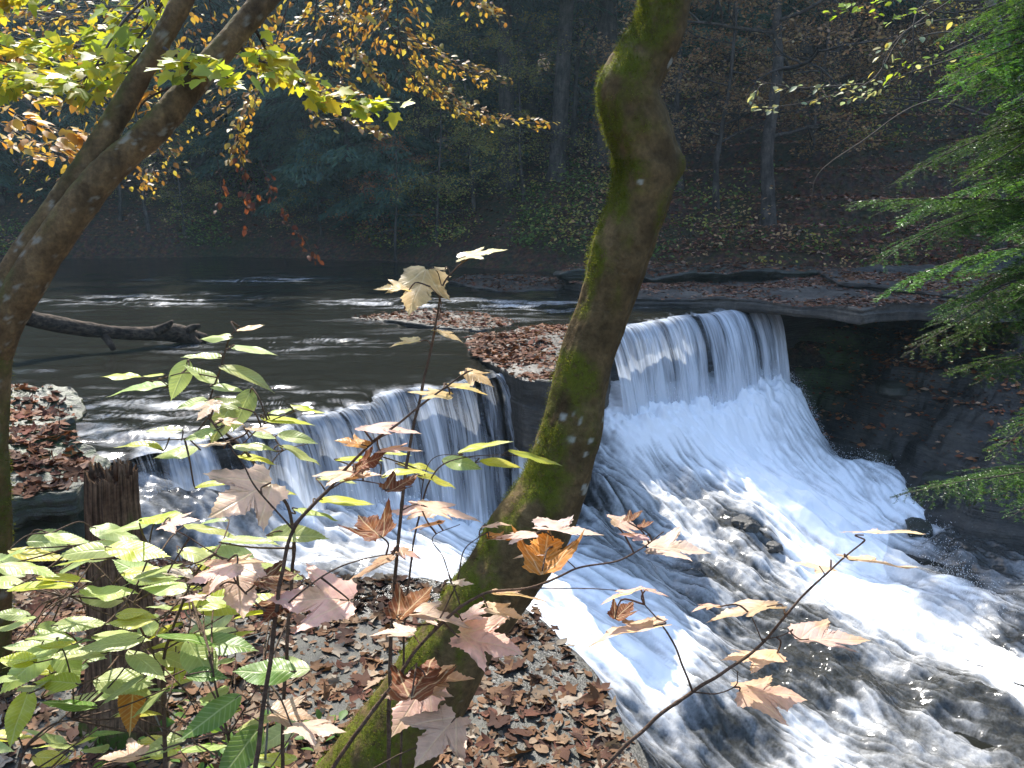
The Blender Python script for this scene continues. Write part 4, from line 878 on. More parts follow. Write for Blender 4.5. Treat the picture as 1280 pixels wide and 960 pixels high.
def sapling(name, loc, label, stems, leaves, seed, petiole=.0011, stemmat=None, order=None):
    rn = np.random.default_rng(seed); root = empty(name, loc, label, 'sapling'); lo = np.array(loc); A = Acc(); allp = []
    for pts, r0, r1 in stems:
        Cc = catmull([P(*q) for q in pts], 12 * len(pts)); Cc = Cc + .003 * np.column_stack([fbm(Cc * 14, 2, seed + k) for k in range(3)]); 
        r = np.linspace(r0, r1, len(Cc)) * (1 + .25 * (np.arange(len(Cc)) % 24 == 0)); A.add(*tube(Cc, r, 8)); allp.append(np.column_stack([Cc, r]))
    allp = np.vstack(allp)
    out = []
    for lf in leaves:
        kind, u, v, size, ang, face, colk = lf[:7]; Y = lf[7] if len(lf) > 7 else None
        if Y is None:
            pu = allp[:, :3]; dep = pu @ CAM_F; px = 640 + FPX * (pu @ CAM_R) / dep; py = 480 - FPX * (pu @ CAM_U) / dep; k = np.argmin(np.hypot(px - u, py - v)); Y = allp[k, 1] + rn.normal(0, .02)
        cen = P(u, v, Y); toc = nrm(-cen); a = math.radians(ang); d = CAM_R * math.cos(a) + CAM_U * math.sin(a)
        nup = np.array([0, .05, 1.0]) + rn.normal(0, .16, 3); pr = nrm(nup - toc * (nup @ toc)); fc = min(face + (.13 if kind == 'E' else 0), .95); nv = pr * math.sqrt(1 - fc * fc) + toc * fc
        t_ = d - nv * (nv @ d); ln = np.linalg.norm(t_); t_ = nrm(t_) if ln > .15 else nrm(t_ + CAM_F * .3 - nv * (nv @ CAM_F) * .3)
        dep = cen @ CAM_F; app = max(.35, np.linalg.norm([t_ @ CAM_R, t_ @ CAM_U])); Lw = size * dep / FPX / app
        Lw = min(Lw * (.87 if kind == 'M' else 1.0), .13)
        dead = colk in ('B',) or (colk == 'O' and size < 50)
        V, F, luv = leaf_geo(kind, rn, rn.uniform(-.08, .2), rn.uniform(.02, .2), rn.uniform(.2, .42) if dead else 0, rn.uniform(.03, .07))
        X = nrm(np.cross(t_, nv)); base = cen - t_ * Lw * .5; Z = np.cross(X, t_)
        W = base + (V[:, :1] * X + V[:, 1:2] * t_ + V[:, 2:] * Z) * Lw
        col = np.array(LC[colk]) * rn.uniform(.85, 1.15) * (1 + rn.normal(0, .05, 3)); cc = np.tile(col, (len(V), 1))
        # yellowing or browning that has its own shape on the blade
        m = sstep(.05, .45, fbm(np.column_stack([luv[:, :2] * 2.2, 0 * luv[:, 0]]), 3, rn.integers(0, 9999)))[:, None]; alt = {'P': (.56, .38, .16), 'W': (.72, .54, .40), 'Y': (.5, .3, .1), 'O': (.36, .12, .03), 'B': (.30, .12, .03), 'G': (.42, .48, .14), 'L': (.36, .42, .06), 'D': (.20, .30, .05), 'T': (.5, .28, .16), 'A': (.3, .1, .02)}[colk]
        cc = cc * (1 - .55 * m) + np.array(alt) * .55 * m
        e = sstep(.38, .5, np.hypot(luv[:, 0], luv[:, 1] - .45)) * (vnoise(np.column_stack([luv[:, :2] * 5, 0 * luv[:, 0]]), rn.integers(0, 9999)) > .35); cc = cc * (1 - .5 * e[:, None])
        lo_ = make('leaf', W - lo, F, M_DEAD if dead else (M_MAPLE if kind == 'M' else M_OVAL), root, cols=cc, vattrs={'luv': luv})
        # stalk from the nearest twig
        dd = np.linalg.norm(allp[:, :3] - base, axis=1); k = np.argmin(dd); q = allp[k, :3]; mid = (q + base) / 2 + np.array([0, 0, .12 * dd[k]]) * (1 if dd[k] < .12 else -.3) + rn.normal(0, .006, 3)
        pt = catmull([q, mid, base, base + t_ * Lw * .12], 12); A.add(*tube(pt, np.linspace(min(.0024, .0016 + .006 * dd[k]), .0011, 12), 5, cap=False))
    V = np.concatenate(A.V); A.A = {}
    o = A.done('stem', stemmat or M_STEM, root, origin=lo)
    return root

# pale leaved beech sapling
beech = [('E', 312, 408, 30, 60, .3, 'Y'), ('E', 271, 421, 42, 170, .22, 'G'), ('E', 315, 436, 58, -3, .18, 'G'), ('E', 253, 446, 52, 168, .22, 'G'), ('E', 308, 467, 70, -3, .2, 'G'), ('E', 283, 485, 42, -20, .25, 'G'), ('E', 225, 473, 50, 250, .85, 'G'), ('E', 252, 468, 48, 150, .45, 'G'), ('E', 172, 483, 76, 182, .15, 'G'), ('E', 152, 470, 48, 190, .12, 'L'), ('E', 192, 469, 30, 175, .1, 'L'), ('E', 240, 503, 38, 205, .4, 'G'),
         ('E', 303, 510, 52, 250, .8, 'G'), ('E', 284, 503, 40, 160, .5, 'G'), ('E', 205, 537, 46, 185, .35, 'G'), ('E', 176, 556, 58, 195, .2, 'L'), ('E', 221, 564, 52, 205, .4, 'G'), ('E', 277, 527, 48, 250, .75, 'G'), ('E', 252, 543, 34, 220, .6, 'G'), ('E', 385, 510, 44, 5, .12, 'L'), ('E', 352, 513, 36, 10, .15, 'G'), ('E', 358, 524, 66, -4, .12, 'L'), ('E', 371, 546, 48, 5, .5, 'G'), ('E', 316, 557, 52, -8, .22, 'G'), ('E', 320, 572, 46, 0, .15, 'L'), ('E', 375, 565, 56, 8, .2, 'G'), ('E', 330, 545, 30, 0, .4, 'G'),
         ('E', 268, 603, 52, 6, .15, 'L'), ('E', 430, 626, 70, -8, .2, 'L'), ('E', 368, 666, 76, -12, .45, 'G'), ('E', 395, 640, 60, 8, .15, 'G'), ('E', 310, 673, 70, 15, .2, 'G'), ('E', 345, 610, 50, 10, .2, 'L'), ('E', 448, 572, 60, 3, .12, 'L'), ('E', 420, 600, 50, 5, .2, 'G'), ('E', 505, 590, 60, 12, .15, 'L')]
sapling('beech_sapling', P(352, 985, 1.5), 'pale green beech sapling rising left of the middle before the pool', [
    ([(352, 985, 1.5), (358, 820, 1.48), (366, 658, 1.46), (330, 598, 1.44), (300, 556, 1.43), (262, 520, 1.42), (272, 472, 1.42), (285, 428, 1.42), (300, 408, 1.42)], .0042, .0010),
    ([(262, 520, 1.42), (240, 545, 1.44), (205, 550, 1.45), (180, 548, 1.45)], .0016, .0007), ([(272, 472, 1.42), (230, 466, 1.44), (190, 476, 1.45)], .0014, .0007), ([(300, 556, 1.43), (330, 530, 1.44), (365, 515, 1.45), (380, 511, 1.45)], .0014, .0007), ([(366, 658, 1.46), (410, 610, 1.48), (460, 580, 1.5)], .0016, .0008), ([(330, 598, 1.44), (350, 565, 1.45), (385, 555, 1.46)], .0014, .0007)], beech, 101)
# sapling with lime leaves just left of the leaning trunk
sapling('beech_sapling', P(500, 985, 1.9), 'thin sapling with a few glowing lime leaves against the left fall beside the leaning trunk', [
    ([(500, 985, 1.9), (505, 800, 1.85), (520, 660, 1.82), (545, 590, 1.8), (590, 570, 1.8), (650, 570, 1.8)], .0034, .0008), ([(520, 660, 1.82), (540, 575, 1.8), (600, 572, 1.8)], .0014, .0007)],
    [('E', 605, 559, 76, 8, .12, 'L'), ('E', 577, 579, 50, -15, .65, 'G'), ('E', 625, 577, 52, -12, .3, 'L'), ('E', 668, 570, 76, 2, .12, 'L'), ('E', 520, 583, 52, 10, .15, 'L'), ('E', 545, 600, 50, -12, .25, 'L'), ('E', 490, 565, 44, 4, .15, 'L')], 103)
# maple sapling in the middle left, tan and rose leaves
sapling('maple_sapling', P(318, 985, 1.25), 'maple sapling with large dusty rose leaves standing left of the leaning trunk', [
    ([(318, 985, 1.25), (328, 890, 1.25), (344, 775, 1.25), (352, 720, 1.25), (367, 662, 1.25), (410, 612, 1.24), (455, 562, 1.24), (510, 520, 1.24), (575, 470, 1.25), (590, 462, 1.25)], .0046, .0010),
    ([(344, 775, 1.25), (300, 735, 1.24), (278, 700, 1.22), (215, 660, 1.22)], .0020, .0008), ([(352, 760, 1.25), (400, 722, 1.24), (450, 700, 1.24), (500, 690, 1.25)], .0018, .0008), ([(367, 662, 1.25), (320, 610, 1.25), (300, 575, 1.25), (262, 525, 1.25)], .0018, .0008), ([(410, 612, 1.24), (440, 600, 1.24), (500, 610, 1.24)], .0014, .0008), ([(455, 562, 1.24), (480, 545, 1.24), (500, 538, 1.24)], .0012, .0007)],
    [('M', 300, 624, 86, 232, .75, 'P'), ('M', 224, 650, 50, 4, .3, 'P'), ('M', 262, 716, 72, 235, .5, 'P'), ('M', 300, 738, 66, 265, .75, 'P'), ('M', 303, 704, 64, -8, .25, 'T'), ('M', 352, 722, 62, 35, .6, 'B'), ('M', 388, 748, 108, 190, .75, 'P'), ('M', 345, 765, 40, 270, .6, 'B'),
     ('M', 436, 552, 50, 150, .35, 'O'), ('M', 490, 534, 84, -6, .2, 'P'), ('M', 420, 588, 76, 172, .35, 'P'), ('M', 465, 580, 56, 10, .4, 'B'), ('M', 502, 607, 42, 60, .5, 'B'), ('M', 463, 660, 44, 115, .5, 'B'), ('M', 600, 470, 44, -50, .45, 'Y'), ('M', 535, 488, 62, 175, .25, 'Y'), ('M', 588, 485, 60, -12, .12, 'Y'), ('M', 327, 538, 36, -10, .2, 'T'), ('M', 290, 527, 36, 10, .3, 'T'), ('M', 258, 512, 26, 265, .5, 'T'), ('M', 263, 553, 42, 195, .2, 'T'), ('M', 455, 595, 55, -6, .2, 'T'), ('M', 500, 560, 56, 0, .15, 'P'), ('M', 460, 708, 76, 175, .15, 'T'), ('M', 240, 745, 40, 200, .3, 'W'), ('M', 228, 718, 42, 0, .3, 'W')], 105)
# tall thin maple stem with straw leaves at the top
sapling('maple_sapling', P(484, 985, 1.7), 'tall thin maple sapling with straw coloured leaves at its top before the pool', [
    ([(484, 985, 1.7), (488, 840, 1.7), (492, 750, 1.7), (497, 690, 1.7), (506, 600, 1.7), (520, 520, 1.7), (536, 450, 1.7), (546, 395, 1.7), (553, 358, 1.7), (570, 335, 1.7), (588, 322, 1.7)], .0052, .0013), ([(553, 362, 1.7), (548, 340, 1.7), (540, 336, 1.7)], .0012, .0008), ([(548, 400, 1.7), (550, 375, 1.68), (538, 358, 1.66)], .0012, .0008)],
    [('M', 603, 316, 64, 3, .22, 'Y'), ('M', 522, 362, 64, 262, .62, 'Y'), ('M', 490, 360, 46, 200, .3, 'Y'), ('M', 543, 336, 30, 175, .15, 'Y'), ('M', 503, 428, 44, 205, .22, 'Y'), ('M', 562, 418, 44, -12, .2, 'Y'), ('M', 512, 637, 66, 195, .45, 'P'), ('M', 510, 690, 40, -30, .4, 'P')], 107)
# centre sapling across the leaning trunk
sapling('maple_sapling', P(395, 1000, 1.35), 'low maple sapling with sunlit pink leaves crossing the foot of the leaning trunk', [
    ([(395, 1000, 1.35), (430, 940, 1.36), (480, 870, 1.38), (540, 790, 1.4), (600, 745, 1.42), (660, 735, 1.43), (720, 712, 1.44), (780, 700, 1.45), (830, 665, 1.45)], .0046, .0011),
    ([(540, 790, 1.4), (570, 730, 1.4), (580, 690, 1.4), (600, 670, 1.4)], .0018, .0008), ([(575, 755, 1.4), (555, 700, 1.4), (540, 672, 1.4), (575, 655, 1.4)], .0014, .0007), ([(480, 870, 1.38), (500, 850, 1.37), (520, 830, 1.36)], .0018, .0009), ([(395, 1000, 1.35), (470, 960, 1.3), (540, 925, 1.28)], .0018, .0009), ([(660, 735, 1.43), (700, 735, 1.43), (790, 740, 1.44)], .0014, .0008), ([(720, 712, 1.44), (700, 690, 1.43), (690, 670, 1.43)], .0012, .0007)],
    [('M', 562, 640, 84, 5, .25, 'P'), ('M', 530, 655, 50, 180, .1, 'T'), ('M', 622, 655, 40, -20, .2, 'P'), ('M', 520, 752, 56, 80, .6, 'B'), ('M', 490, 790, 56, 185, .3, 'W'), ('M', 548, 768, 92, 5, .42, 'W'), ('M', 600, 765, 56, 15, .3, 'W'), ('M', 636, 766, 62, -4, .35, 'W'), ('M', 638, 667, 66, 175, .2, 'W'), ('M', 715, 662, 104, -10, .28, 'W'), ('M', 682, 690, 46, 85, .5, 'O'), ('M', 628, 672, 40, 0, .2, 'O'), ('M', 660, 692, 40, 170, .3, 'W'), ('M', 614, 803, 90, -42, .6, 'P'), ('M', 562, 845, 84, -12, .42, 'T'), ('M', 530, 848, 46, 95, .5, 'B'), ('M', 512, 882, 80, 250, .8, 'P'), ('M', 552, 868, 40, -40, .4, 'W'), ('M', 545, 925, 62, 250, .8, 'T'), ('M', 850, 684, 86, -14, .45, 'P'), ('M', 785, 656, 50, 22, .35, 'P'), ('M', 796, 646, 30, 85, .4, 'B'), ('M', 810, 656, 24, 60, .4, 'B'), ('M', 580, 730, 34, -25, .3, 'W'), ('M', 650, 745, 70, 3, .1, 'T'), ('M', 790, 668, 40, 190, .3, 'P')], 109)
# right hand sapling over the white water
sapling('maple_sapling', P(735, 985, 1.3), 'bare twigged maple sapling with a few pink leaves over the white water at the right', [
    ([(735, 985, 1.3), (790, 925, 1.3), (862, 868, 1.3), (905, 840, 1.3), (955, 800, 1.3), (1000, 748, 1.3), (1040, 712, 1.3), (1080, 675, 1.3)], .0040, .0013), ([(866, 866, 1.3), (845, 810, 1.3), (825, 778, 1.3), (805, 755, 1.3)], .0022, .0010), ([(866, 866, 1.3), (895, 868, 1.3), (920, 858, 1.3), (922, 840, 1.3)], .0014, .0009), ([(952, 800, 1.3), (944, 780, 1.3), (938, 768, 1.3)], .0011, .0008), ([(952, 798, 1.3), (975, 795, 1.3), (990, 787, 1.3)], .0011, .0008), ([(1032, 720, 1.3), (1024, 708, 1.3)], .0010, .0008)],
    [('M', 1115, 668, 108, -3, .06, 'W'), ('M', 1108, 704, 118, -3, .10, 'W'), ('M', 1012, 706, 60, 190, .22, 'W'), ('M', 925, 764, 108, 178, .2, 'P'), ('M', 1046, 797, 118, -14, .38, 'P'), ('M', 932, 820, 88, 190, .28, 'P'), ('M', 970, 866, 104, -18, .6, 'P'), ('M', 782, 788, 106, 196, .2, 'P'), ('M', 780, 765, 30, 70, .5, 'B'), ('M', 775, 744, 60, 180, .12, 'P'), ('M', 822, 741, 36, 4, .15, 'P'), ('M', 880, 758, 44, 176, .12, 'P')], 111)
# leafy green saplings, lower left corner
def green(name, loc, lab, stems, region, n, seed, expl=(), Yr=(1.5, 2.0)):
    rn = np.random.default_rng(seed); L = list(expl)
    while len(L) < n:
        u, v = rn.uniform(region[0], region[2]), rn.uniform(region[1], region[3])
        L.append(('E', u, v, rn.uniform(36, 88), rn.choice([rn.normal(5, 20), rn.normal(175, 20), rn.normal(235, 30), rn.normal(300, 25)], p=[.36, .36, .16, .12]), rn.choice([.08, .15, .25, .4, .65]), rn.choice(list('GGGGDLL')), rn.uniform(*Yr)))
    return sapling(name, loc, lab, stems, L, seed)
green('beech_sapling', P(208, 985, 1.7), 'leafy green beech sapling in front of the stump at lower left', [
    ([(208, 985, 1.7), (206, 900, 1.7), (204, 840, 1.7), (214, 790, 1.7), (246, 715, 1.7), (270, 690, 1.7)], .006, .0016), ([(204, 840, 1.7), (150, 740, 1.72), (100, 690, 1.75), (60, 665, 1.8)], .003, .0009), ([(214, 790, 1.7), (150, 745, 1.75), (80, 745, 1.8)], .002, .0009), ([(246, 715, 1.7), (190, 690, 1.7), (130, 675, 1.7)], .002, .0009), ([(204, 840, 1.7), (150, 820, 1.7), (100, 815, 1.7)], .002, .0009)],
    (0, 645, 300, 870), 76, 121, [('E', 165, 878, 68, 268, .95, 'A', 1.65), ('E', 35, 833, 62, 230, .85, 'G', 1.6), ('E', 110, 818, 42, 0, .6, 'G', 1.7), ('E', 98, 778, 62, 20, .5, 'G', 1.65), ('E', 70, 830, 60, 10, .6, 'D', 1.7), ('E', 218, 825, 52, -20, .6, 'G', 1.7), ('E', 135, 740, 70, 12, .3, 'G', 1.65), ('E', 90, 675, 76, 3, .2, 'G', 1.7), ('E', 185, 715, 66, 15, .3, 'L', 1.7), ('E', 150, 795, 90, 6, .2, 'G', 1.65), ('E', 35, 710, 70, 12, .3, 'G', 1.6), ('E', 245, 798, 60, -5, .2, 'G', 1.7)])
green('beech_sapling', P(300, 1000, 1.45), 'broad leaved green sapling low in front near the bottom edge', [
    ([(300, 1000, 1.45), (285, 920, 1.45), (270, 860, 1.45), (262, 815, 1.45)], .004, .0014), ([(285, 920, 1.45), (310, 880, 1.45), (330, 845, 1.45)], .002, .001)],
    (180, 690, 360, 955), 32, 123, [('E', 332, 838, 78, 175, .6, 'D', 1.42), ('E', 265, 893, 84, 232, .75, 'D', 1.4), ('E', 300, 940, 66, 240, .85, 'D', 1.4), ('E', 258, 843, 50, 20, .5, 'D', 1.45), ('M', 400, 907, 80, -6, .35, 'W', 1.35), ('M', 368, 893, 60, 8, .55, 'T', 1.4), ('M', 150, 945, 60, 200, .4, 'T', 1.4)])
green('beech_sapling', P(20, 1000, 1.6), 'small sapling with yellow green leaves in the bottom left corner', [
    ([(20, 1000, 1.6), (30, 940, 1.6), (60, 910, 1.6), (90, 900, 1.6)], .004, .0014), ([(30, 940, 1.6), (15, 900, 1.6), (5, 870, 1.6)], .002, .001)],
    (-10, 800, 220, 958), 32, 125)
# dead twigs among them
tw = empty('fallen_twigs', P(120, 740, 2.1), 'pale bare dead twigs caught among the saplings at lower left', 'twigs')
for pts, r in [([(38, 714, 2.2), (60, 716, 2.2), (95, 735, 2.2), (130, 745, 2.2)], .004), ([(120, 808, 1.75), (136, 815, 1.72), (140, 838, 1.7), (155, 852, 1.68)], .003), ([(228, 738, 1.9), (235, 770, 1.9), (270, 790, 1.9), (330, 806, 1.9)], .0035), ([(250, 828, 2.3), (290, 803, 2.3), (330, 790, 2.3)], .004), ([(190, 890, 2.0), (207, 925, 2.0)], .003), ([(330, 950, 1.6), (335, 880, 1.6), (338, 840, 1.6)], .003)]:
    Cc = catmull([P(*q) for q in pts], 24); Cc += .006 * np.column_stack([fbm(Cc * 12, 2, k) for k in range(3)]); V, F = tube(Cc, np.linspace(r, r * .4, 24), 6); z0 = np.zeros(len(V))
    make('twig', V - np.array(tw.location), F, M_LOG, tw, attrs={'moss': z0, 'lichen': z0 + .5}, vattrs={'luv': V * 30})
# ferns low at the left
M_FERN = leaf_material('fern', .4, .5, .3, None, .3)
for u, v, Y, lab in [(60, 925, 1.9, 'small fern with narrow fronds at lower left in front of the stump'), (240, 955, 2.0, 'low green fern clump at the foot of the saplings by the bottom edge')]:
    b = P(u, v, Y); b[2] = -2.03; fe = empty('fern', b, lab, 'fern'); rn = np.random.default_rng(int(u)); A = Acc()
    for k in range(9):
        a = rn.uniform(0, 6.28); Lf = rn.uniform(.22, .36); t = np.linspace(0, 1, 26); pa = b + np.column_stack([math.cos(a) * t * Lf, math.sin(a) * t * Lf, .9 * Lf * (t - .85 * t ** 2)]); tl = nrm(np.gradient(pa, axis=0))
        A.add(*tube(pa, .0012, 4), col=(.1, .15, .03))
        for sgn in (-1, 1):
            sd = nrm(np.cross(tl, [0, 0, 1.0])) * sgn; d = nrm(sd + tl * .35); X, Yv = ortho(d, np.tile([0, 0, 1.0], (26, 1))); VV, FF = scatter(*LEAF4, pa, X, Yv, .075 * np.sin(np.pi * (t * .9 + .1)) ** .7 + .004); A.add(VV, FF, col=np.array([.09, .2, .035]) * rn.uniform(.7, 1.3))
    A.done('fronds', M_FERN, fe, origin=b)
# ================================================================== FAR FOREST
def hemlock_arrays(seed, H, h0, Lmax, n, size, r0=.22, dead=0, top=1.0):
    rn = np.random.default_rng(seed); A = Acc()
    z = np.linspace(0, H, 40); C = np.column_stack([.12 * fbm(np.column_stack([z * .12, 0 * z, 0 * z + seed]), 2, 1), .12 * fbm(np.column_stack([z * .12, 0 * z + 5, 0 * z + seed]), 2, 2), z])
    V, F = tube(C, r0 * (1 - z / H) ** .8 + .015 + .10 * np.exp(-z / .35), 12, lambda V, D: .02 * fbm(V * np.array([8, 8, 2]), 3, 3), cap=False); A.add(V, F, luv=V * np.array([8, 8, 2]))
    nb = int(H * 7); hb = h0 + (H - h0) * rn.uniform(0, 1, nb) ** 1.05; az = rn.uniform(0, 2 * np.pi, nb); Lb = Lmax * (1 - (hb - h0 * .3) / (H - h0 * .3)) ** .75 * rn.uniform(.6, 1.15, nb) + .25
    w = Lb ** 1.4; b = rn.choice(nb, n, p=w / w.sum()); s = rn.uniform(0.08, 1, n) ** .75; lat = rn.uniform(-1, 1, n) * np.minimum(.34, 1.2 * s) * (1 - .75 * s) ** .7 * Lb[b] * 1.1
    dr = .30 + .35 * rn.uniform(0, 1, nb); d = np.stack([np.cos(az), np.sin(az)], 1)[b]; pe = np.stack([-d[:, 1], d[:, 0]], 1); r = s * Lb[b]
    zz = hb[b] + r * .22 - dr[b] * r ** 2 / Lb[b] * 1.0 - .35 * np.abs(lat) + rn.normal(0, .05, n)
    pos = np.column_stack([d * r[:, None] + pe * lat[:, None], zz])
    ax = np.column_stack([d * .8 + pe * np.sign(lat)[:, None] * .75, -.30 - .5 * rn.uniform(0, 1, n)]) + rn.normal(0, .22, (n, 3)); up = np.array([0, 0, 1.0]) + rn.normal(0, .35, (n, 3))
    tv = np.array([[-.13, 0, 0], [.13, 0, 0], [.10, .7, -.03], [0, 1.05, -.1], [-.10, .7, -.03]]); tf = np.array([[0, 1, 2, 3, 4]])
    X, Yv = ortho(ax, up); VV, FF = scatter(tv, tf, pos, X, Yv, size * rn.uniform(.6, 1.3, n))
    base = np.array([[.072, .132, .098], [.085, .148, .095], [.064, .124, .098], [.10, .148, .077]]); cc = np.repeat(base[rn.integers(0, 4, n)] * (.75 + .5 * _h(b, b, b, 3)[:, None] * .5 + .25) * rn.uniform(.8, 1.2, (n, 1)), 5, 0)
    for k in range(nb):
        if hb[k] < H * .8:
            t = np.linspace(0, .8, 6) * Lb[k]; p = np.column_stack([math.cos(az[k]) * t, math.sin(az[k]) * t, hb[k] + t * .22 - dr[k] * t ** 2 / Lb[k]]); V, F = tube(p, np.linspace(.022, .005, 6), 4, cap=False); A.add(V, F, luv=V * 8)
    for k in range(dead):
        h = rn.uniform(1.5, max(h0 + 2, 6)); a = rn.uniform(0, 6.28); L = rn.uniform(.8, 2.2); d0 = np.array([math.cos(a), math.sin(a), rn.uniform(-.25, .25)])
        B = Acc(); tp = []; twig_tree(rn, np.array([0, 0, h]), d0, L, 1, .016, B, tp, .3, .04, 4)
        V = np.concatenate(B.V); A.add(V, [np.concatenate(f) for f in B.F.values()], luv=V * 8)
    return A, (VV, FF, cc)
def decid_arrays(seed, H, r0, h0, spread, n, size, cols, lean=(0, 0), flat=.7, layered=0.0, limbs=12):
    rn = np.random.default_rng(seed); A = Acc(); z = np.linspace(0, H, 44)
    C = np.column_stack([lean[0] * (z / H) ** 1.3 * H + .25 * fbm(np.column_stack([z * .25, 0 * z, 0 * z + seed]), 3, 1) * sstep(0, 2, z), lean[1] * z + .25 * fbm(np.column_stack([z * .25, 0 * z + 5, 0 * z + seed]), 3, 2) * sstep(0, 2, z), z])
    V, F = tube(C, r0 * (1 - .92 * z / H) + .35 * r0 * np.exp(-z / .3), 12, lambda V, D: .015 * fbm(V * np.array([9, 9, 3]), 3, 3), cap=False); A.add(V, F, luv=V * np.array([8, 8, 2]))
    tips = []
    for k in range(limbs):
        f = (k + rn.uniform(0, 1)) / limbs; h = h0 + (H - h0) * f * .95; i = int(h / H * 43); a = k * 2.4 + rn.normal(0, .4); B = Acc()
        twig_tree(rn, C[i], np.array([math.cos(a), math.sin(a), (.55 - .5 * layered) + rn.normal(0, .15)]), spread * (1 - .55 * f) * rn.uniform(.7, 1.2), 2, r0 * .32 * (1 - .6 * f) + .006, B, tips, .25, .0, 5)
        V = np.concatenate(B.V); A.add(V, [np.concatenate(f_) for f_ in B.F.values()], luv=V * 8)
    pts = np.concatenate(tips); pos = pts[rn.integers(0, len(pts), n)] + rn.normal(0, 1, (n, 3)) * np.array([.14, .14, .05 + .06 * (1 - layered)])
    VV, FF, cc = leaf_cloud(rn, pos, size, cols, *LEAF4, flat=flat); return A, (VV, FF, cc)
def tree_thing(name, AR, loc, lab, group=None, cat='tree', leaf='crown', mat=None):
    A, (VV, FF, cc) = AR; r = empty(name, loc, lab, cat, group); A.A.setdefault('luv', []); A.done('trunk', mat or M_DARKBARK, r); make(leaf, VV, FF, M_LEAFFAR, r, cols=cc); return r
COP = 1.25 * np.array([[.30, .17, .085], [.24, .13, .07], [.34, .21, .10], [.28, .20, .10], [.20, .12, .07]])
YEG = 1.25 * np.array([[.24, .23, .06], [.30, .26, .06], [.20, .20, .06], [.28, .20, .06]])
RUS = np.array([[.30, .12, .05], [.24, .09, .05], [.36, .17, .06]])
GRN = np.array([[.07, .12, .03], [.09, .15, .035], [.12, .16, .04]])
def site(u, Y):
    x = (u - 640) / FPX * Y * (CT - ST * .0); z = float(terrain_z(np.array([x]), np.array([Y]))[0]); return np.array([x, Y, z - .05])
H1 = hemlock_arrays(1, 19, 3.0, 3.4, 30000, .20, .26, 26); H2 = hemlock_arrays(2, 16, 1.2, 3.2, 30000, .19, .2, 8); H3 = hemlock_arrays(3, 9, .5, 2.6, 22000, .17, .12, 0); H4 = hemlock_arrays(4, 21, 6.0, 3.6, 26000, .21, .30, 40)
protos = {}
def plant(key, AR, name, u, Y, lab, sc=1.0, rz=None, group=None, leaf='crown'):
    loc = site(u, Y); rz = (u * 1.7) % 6.28 if rz is None else rz
    if key not in protos:
        o = tree_thing(name, AR, loc, lab, group, leaf=leaf); o.rotation_euler = (0, 0, rz); o.scale = (sc,) * 3; protos[key] = o; return o
    o = copy_thing(protos[key], loc, rz, sc, lab)
    if group: o['group'] = group
    return o
G1 = 'hemlocks along the far bank'
plant('h4', H4, 'hemlock', 752, 24.5, 'tall hemlock with thick straight bare trunk just left of the kinked tree', 1.0, .4, G1)
plant('h4', H4, 'hemlock', 694, 24.0, 'hemlock with a leaning bare trunk, second left of the kinked tree', .8, 2.4, G1).rotation_euler = (0, -.07, 2.4)
plant('h4', H4, 'hemlock', 634, 24.8, 'hemlock with slim dark trunk behind the top of the straw coloured sapling', .82, 4.0, G1)
plant('h2', H2, 'hemlock', 440, 26.5, 'dense hemlock with boughs sweeping down to the far bank right of the hanging dead leaves', 1.1, 1.0, G1)
plant('h2', H2, 'hemlock', 345, 29.5, 'dark hemlock on the far bank behind the hanging dead leaves', 1.05, 2.2, G1)
plant('h3', H3, 'hemlock', 480, 25.2, 'low bushy young hemlock at the far bank edge left of the straw leaved sapling', .75, .3, G1)
plant('h3', H3, 'hemlock', 385, 27.0, 'young hemlock with feathery low boughs at the water edge below the tawny leaves', .8, 1.9, G1)
plant('h1', H1, 'hemlock', 530, 27.5, 'tall shadowy hemlock in the middle of the far bank behind the tawny bough', 1.08, .9, G1)
plant('h1', H1, 'hemlock', 590, 30.5, 'hemlock with grey dead lower branches deeper in the wood', 1.05, 3.3, G1)
plant('h1', H1, 'hemlock', 250, 30.0, 'dark hemlock beyond the pool showing between the two forks of the brown tree', 1.0, 5.0, G1)
plant('h2', H2, 'hemlock', 60, 28.0, 'bluish hemlock beyond the pool behind the lower fork at the left edge', .8, 3.7, G1)
plant('h3', H3, 'hemlock', 0, 27.0, 'small bluish hemlock at the water edge at the far left', .8, 4.2, G1)
plant('h1', H1, 'hemlock', 880, 31.0, 'hemlock standing uphill just right of the kink in the leaning tree', 1.0, 1.6, G1)
plant('h4', H4, 'hemlock', 988, 29.0, 'hemlock with a dark bare trunk behind the thin leaning trunk on the slope', .95, 5.2, G1)
plant('h1', H1, 'hemlock', 1075, 33.0, 'hemlock high on the leafy slope behind the arching bare twigs', 1.0, .2, G1)
plant('h4', H4, 'hemlock', 1152, 28.0, 'hemlock with a slim brown trunk on the leafy slope at the right', .8, 2.9, G1)
plant('h1', H1, 'hemlock', 1230, 31.0, 'hemlock at the top of the slope behind the bright hemlock', 1.0, 4.4, G1)
plant('h2', H2, 'hemlock', 835, 27.0, 'bushy hemlock with low boughs just right of the kinked trunk', .9, 1.1, G1)
plant('h2', H2, 'hemlock', 930, 28.5, 'bushy blue green hemlock behind the thin leaning beech', 1.0, 2.6, G1)
plant('h3', H3, 'hemlock', 1045, 29.5, 'small full hemlock up the leafy slope right of the dark bare trunk', 1.2, 3.1, G1)
plant('h2', H2, 'hemlock', 665, 29.0, 'full hemlock filling the gap between the bare trunks left of the kinked tree', 1.1, 5.1, G1)
plant('h3', H3, 'hemlock', 590, 26.2, 'low dark hemlock on the bank left of the slim trunk', .8, 2.0, G1)
plant('h2', H2, 'hemlock', 150, 29.0, 'dark full hemlock on the far bank in line with the fork of the brown tree', 1.0, 0.6, G1)
